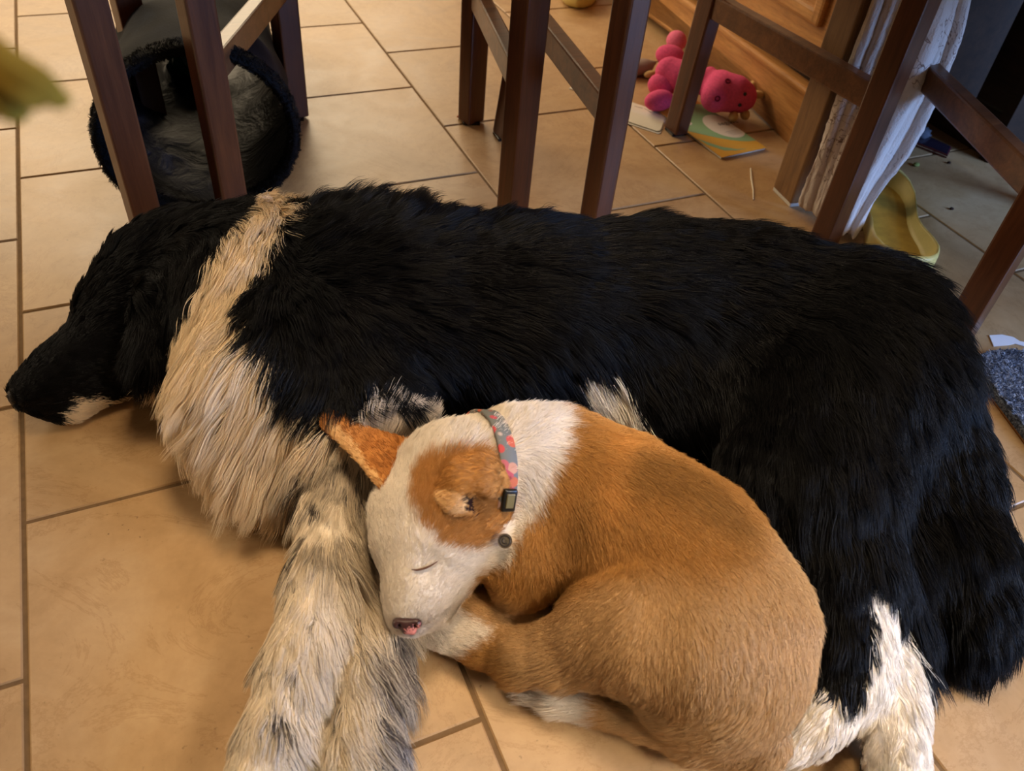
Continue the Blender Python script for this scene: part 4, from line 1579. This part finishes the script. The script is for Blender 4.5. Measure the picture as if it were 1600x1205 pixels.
# its short pile
u_ = np.array([[*p.xy] for p in pad_o])
NG = 60
lo_, hi_ = u_.min(0), u_.max(0)
gx, gy = np.meshgrid(np.linspace(lo_[0], hi_[0], NG), np.linspace(lo_[1], hi_[1], NG), indexing='ij')
gp = np.stack([gx.ravel(), gy.ravel()], 1)
ok = in_poly(gp, [tuple(x) for x in u_])
Vm = np.concatenate([gp, np.full((len(gp), 1), .0128)], 1)
Qm = np.array([(i * NG + j, (i + 1) * NG + j, (i + 1) * NG + j + 1, i * NG + j + 1) for i in range(NG - 1) for j in range(NG - 1) if ok[i * NG + j] and ok[(i + 1) * NG + j] and ok[(i + 1) * NG + j + 1] and ok[i * NG + j + 1]])


class Flat:
    pass


fc = Flat()
fc.V, fc.Q, fc.N = Vm, Qm, np.tile(np.array([0, 0, 1.0]), (len(Vm), 1))
fc.dir = rng.normal(0, 1, Vm.shape)
fc.dir[:, 2] = 0
r_ = rng.random(len(Vm))[:, None]
mcol = np.where(r_ < .4, lin(52, 58, 72), np.where(r_ < .75, lin(110, 120, 138), lin(176, 184, 198)))
om = np.ones(len(Vm))
grow('pile', mat_t, fc, mcol, om * .006, om * .8, om * .5, om, 9000, .0005, 3, 1500, .2, 0, jitter=.6, cvar=.2)

for i, (x, y, r, lb) in enumerate(((461, 236, .0045, 'black crumb on the tiles right of the tunnel rim'), (1487, 326, .003, 'small dark crumb on the tiles beside the yellow clog'), (1483, 254, .003, 'dark crumb at the end of the phone'), (721, 182, .006, 'orange-red scrap stuck beside a chair leg foot'), (1432, 257, .005, 'green bit of food on the tiles in front of the phone'))):
    bm = bmesh.new()
    vv = ellipsoid(bm, P(x, y, r * .7), (r * 1.2, r, r * .7), None, 12, 8)
    for v in vv:
        v.co += Vector((random.gauss(0, r * .1), random.gauss(0, r * .1), 0))
        v.co.z = max(v.co.z, .0002)
    c = [srgb(24, 18, 16), srgb(60, 36, 26), srgb(50, 26, 24), srgb(176, 74, 40), srgb(150, 160, 90)][i]
    tag(obj('crumb', bm, simple('crumb_%d' % i, c, .8, .2, .3, 300), None, True), lb, 'crumb')
bm = bmesh.new()
tube(bm, [P(1173, 263, .001), P(1174, 280, .0012), P(1177, 298, .001), P(1177, 312, .001)], [.0012, .0016, .0013, .0008], 6)
tag(obj('thread', bm, simple('white_thread', srgb(222, 210, 188), .8, .2)), 'short white thread lying on the tiles behind the dog\'s back', 'thread')

# ------------------------------------------------------------------ yellow leaves close to the lens
lf = thing('dried_leaf_sprig', 'out of focus yellow leaf sprig poking in at the top left corner', 'plant', (-.06, .26, .56))


def near(px, py, t):
    return Vector((0, 0, CAM_H)) + ray(px, py).normalized() * t


M_LEAF = simple('yellow_leaf', srgb(158, 126, 44), .9, .1, .25, 120)
for pts in (((-60, 20, .19), (0, 85, .18), (48, 120, .175), (100, 164, .17)), ((-70, 50, .19), (-5, 98, .18), (36, 136, .175), (58, 166, .17)), ((-80, 90, .19), (-20, 132, .18), (8, 165, .178), (32, 186, .175))):
    bm = bmesh.new()
    c_ = [near(*p) for p in pts]
    tube(bm, c_, [.0012, .0030, .0036, .0020], 10, flat=.4)
    obj('leaf', bm, M_LEAF, lf, True)
bm = bmesh.new()
tube(bm, [near(-60, 20, .19), near(-75, 60, .192), near(-150, 120, .21), near(-320, 260, .28)], .0013, 8)
obj('stem', bm, M_LEAF, lf, True)
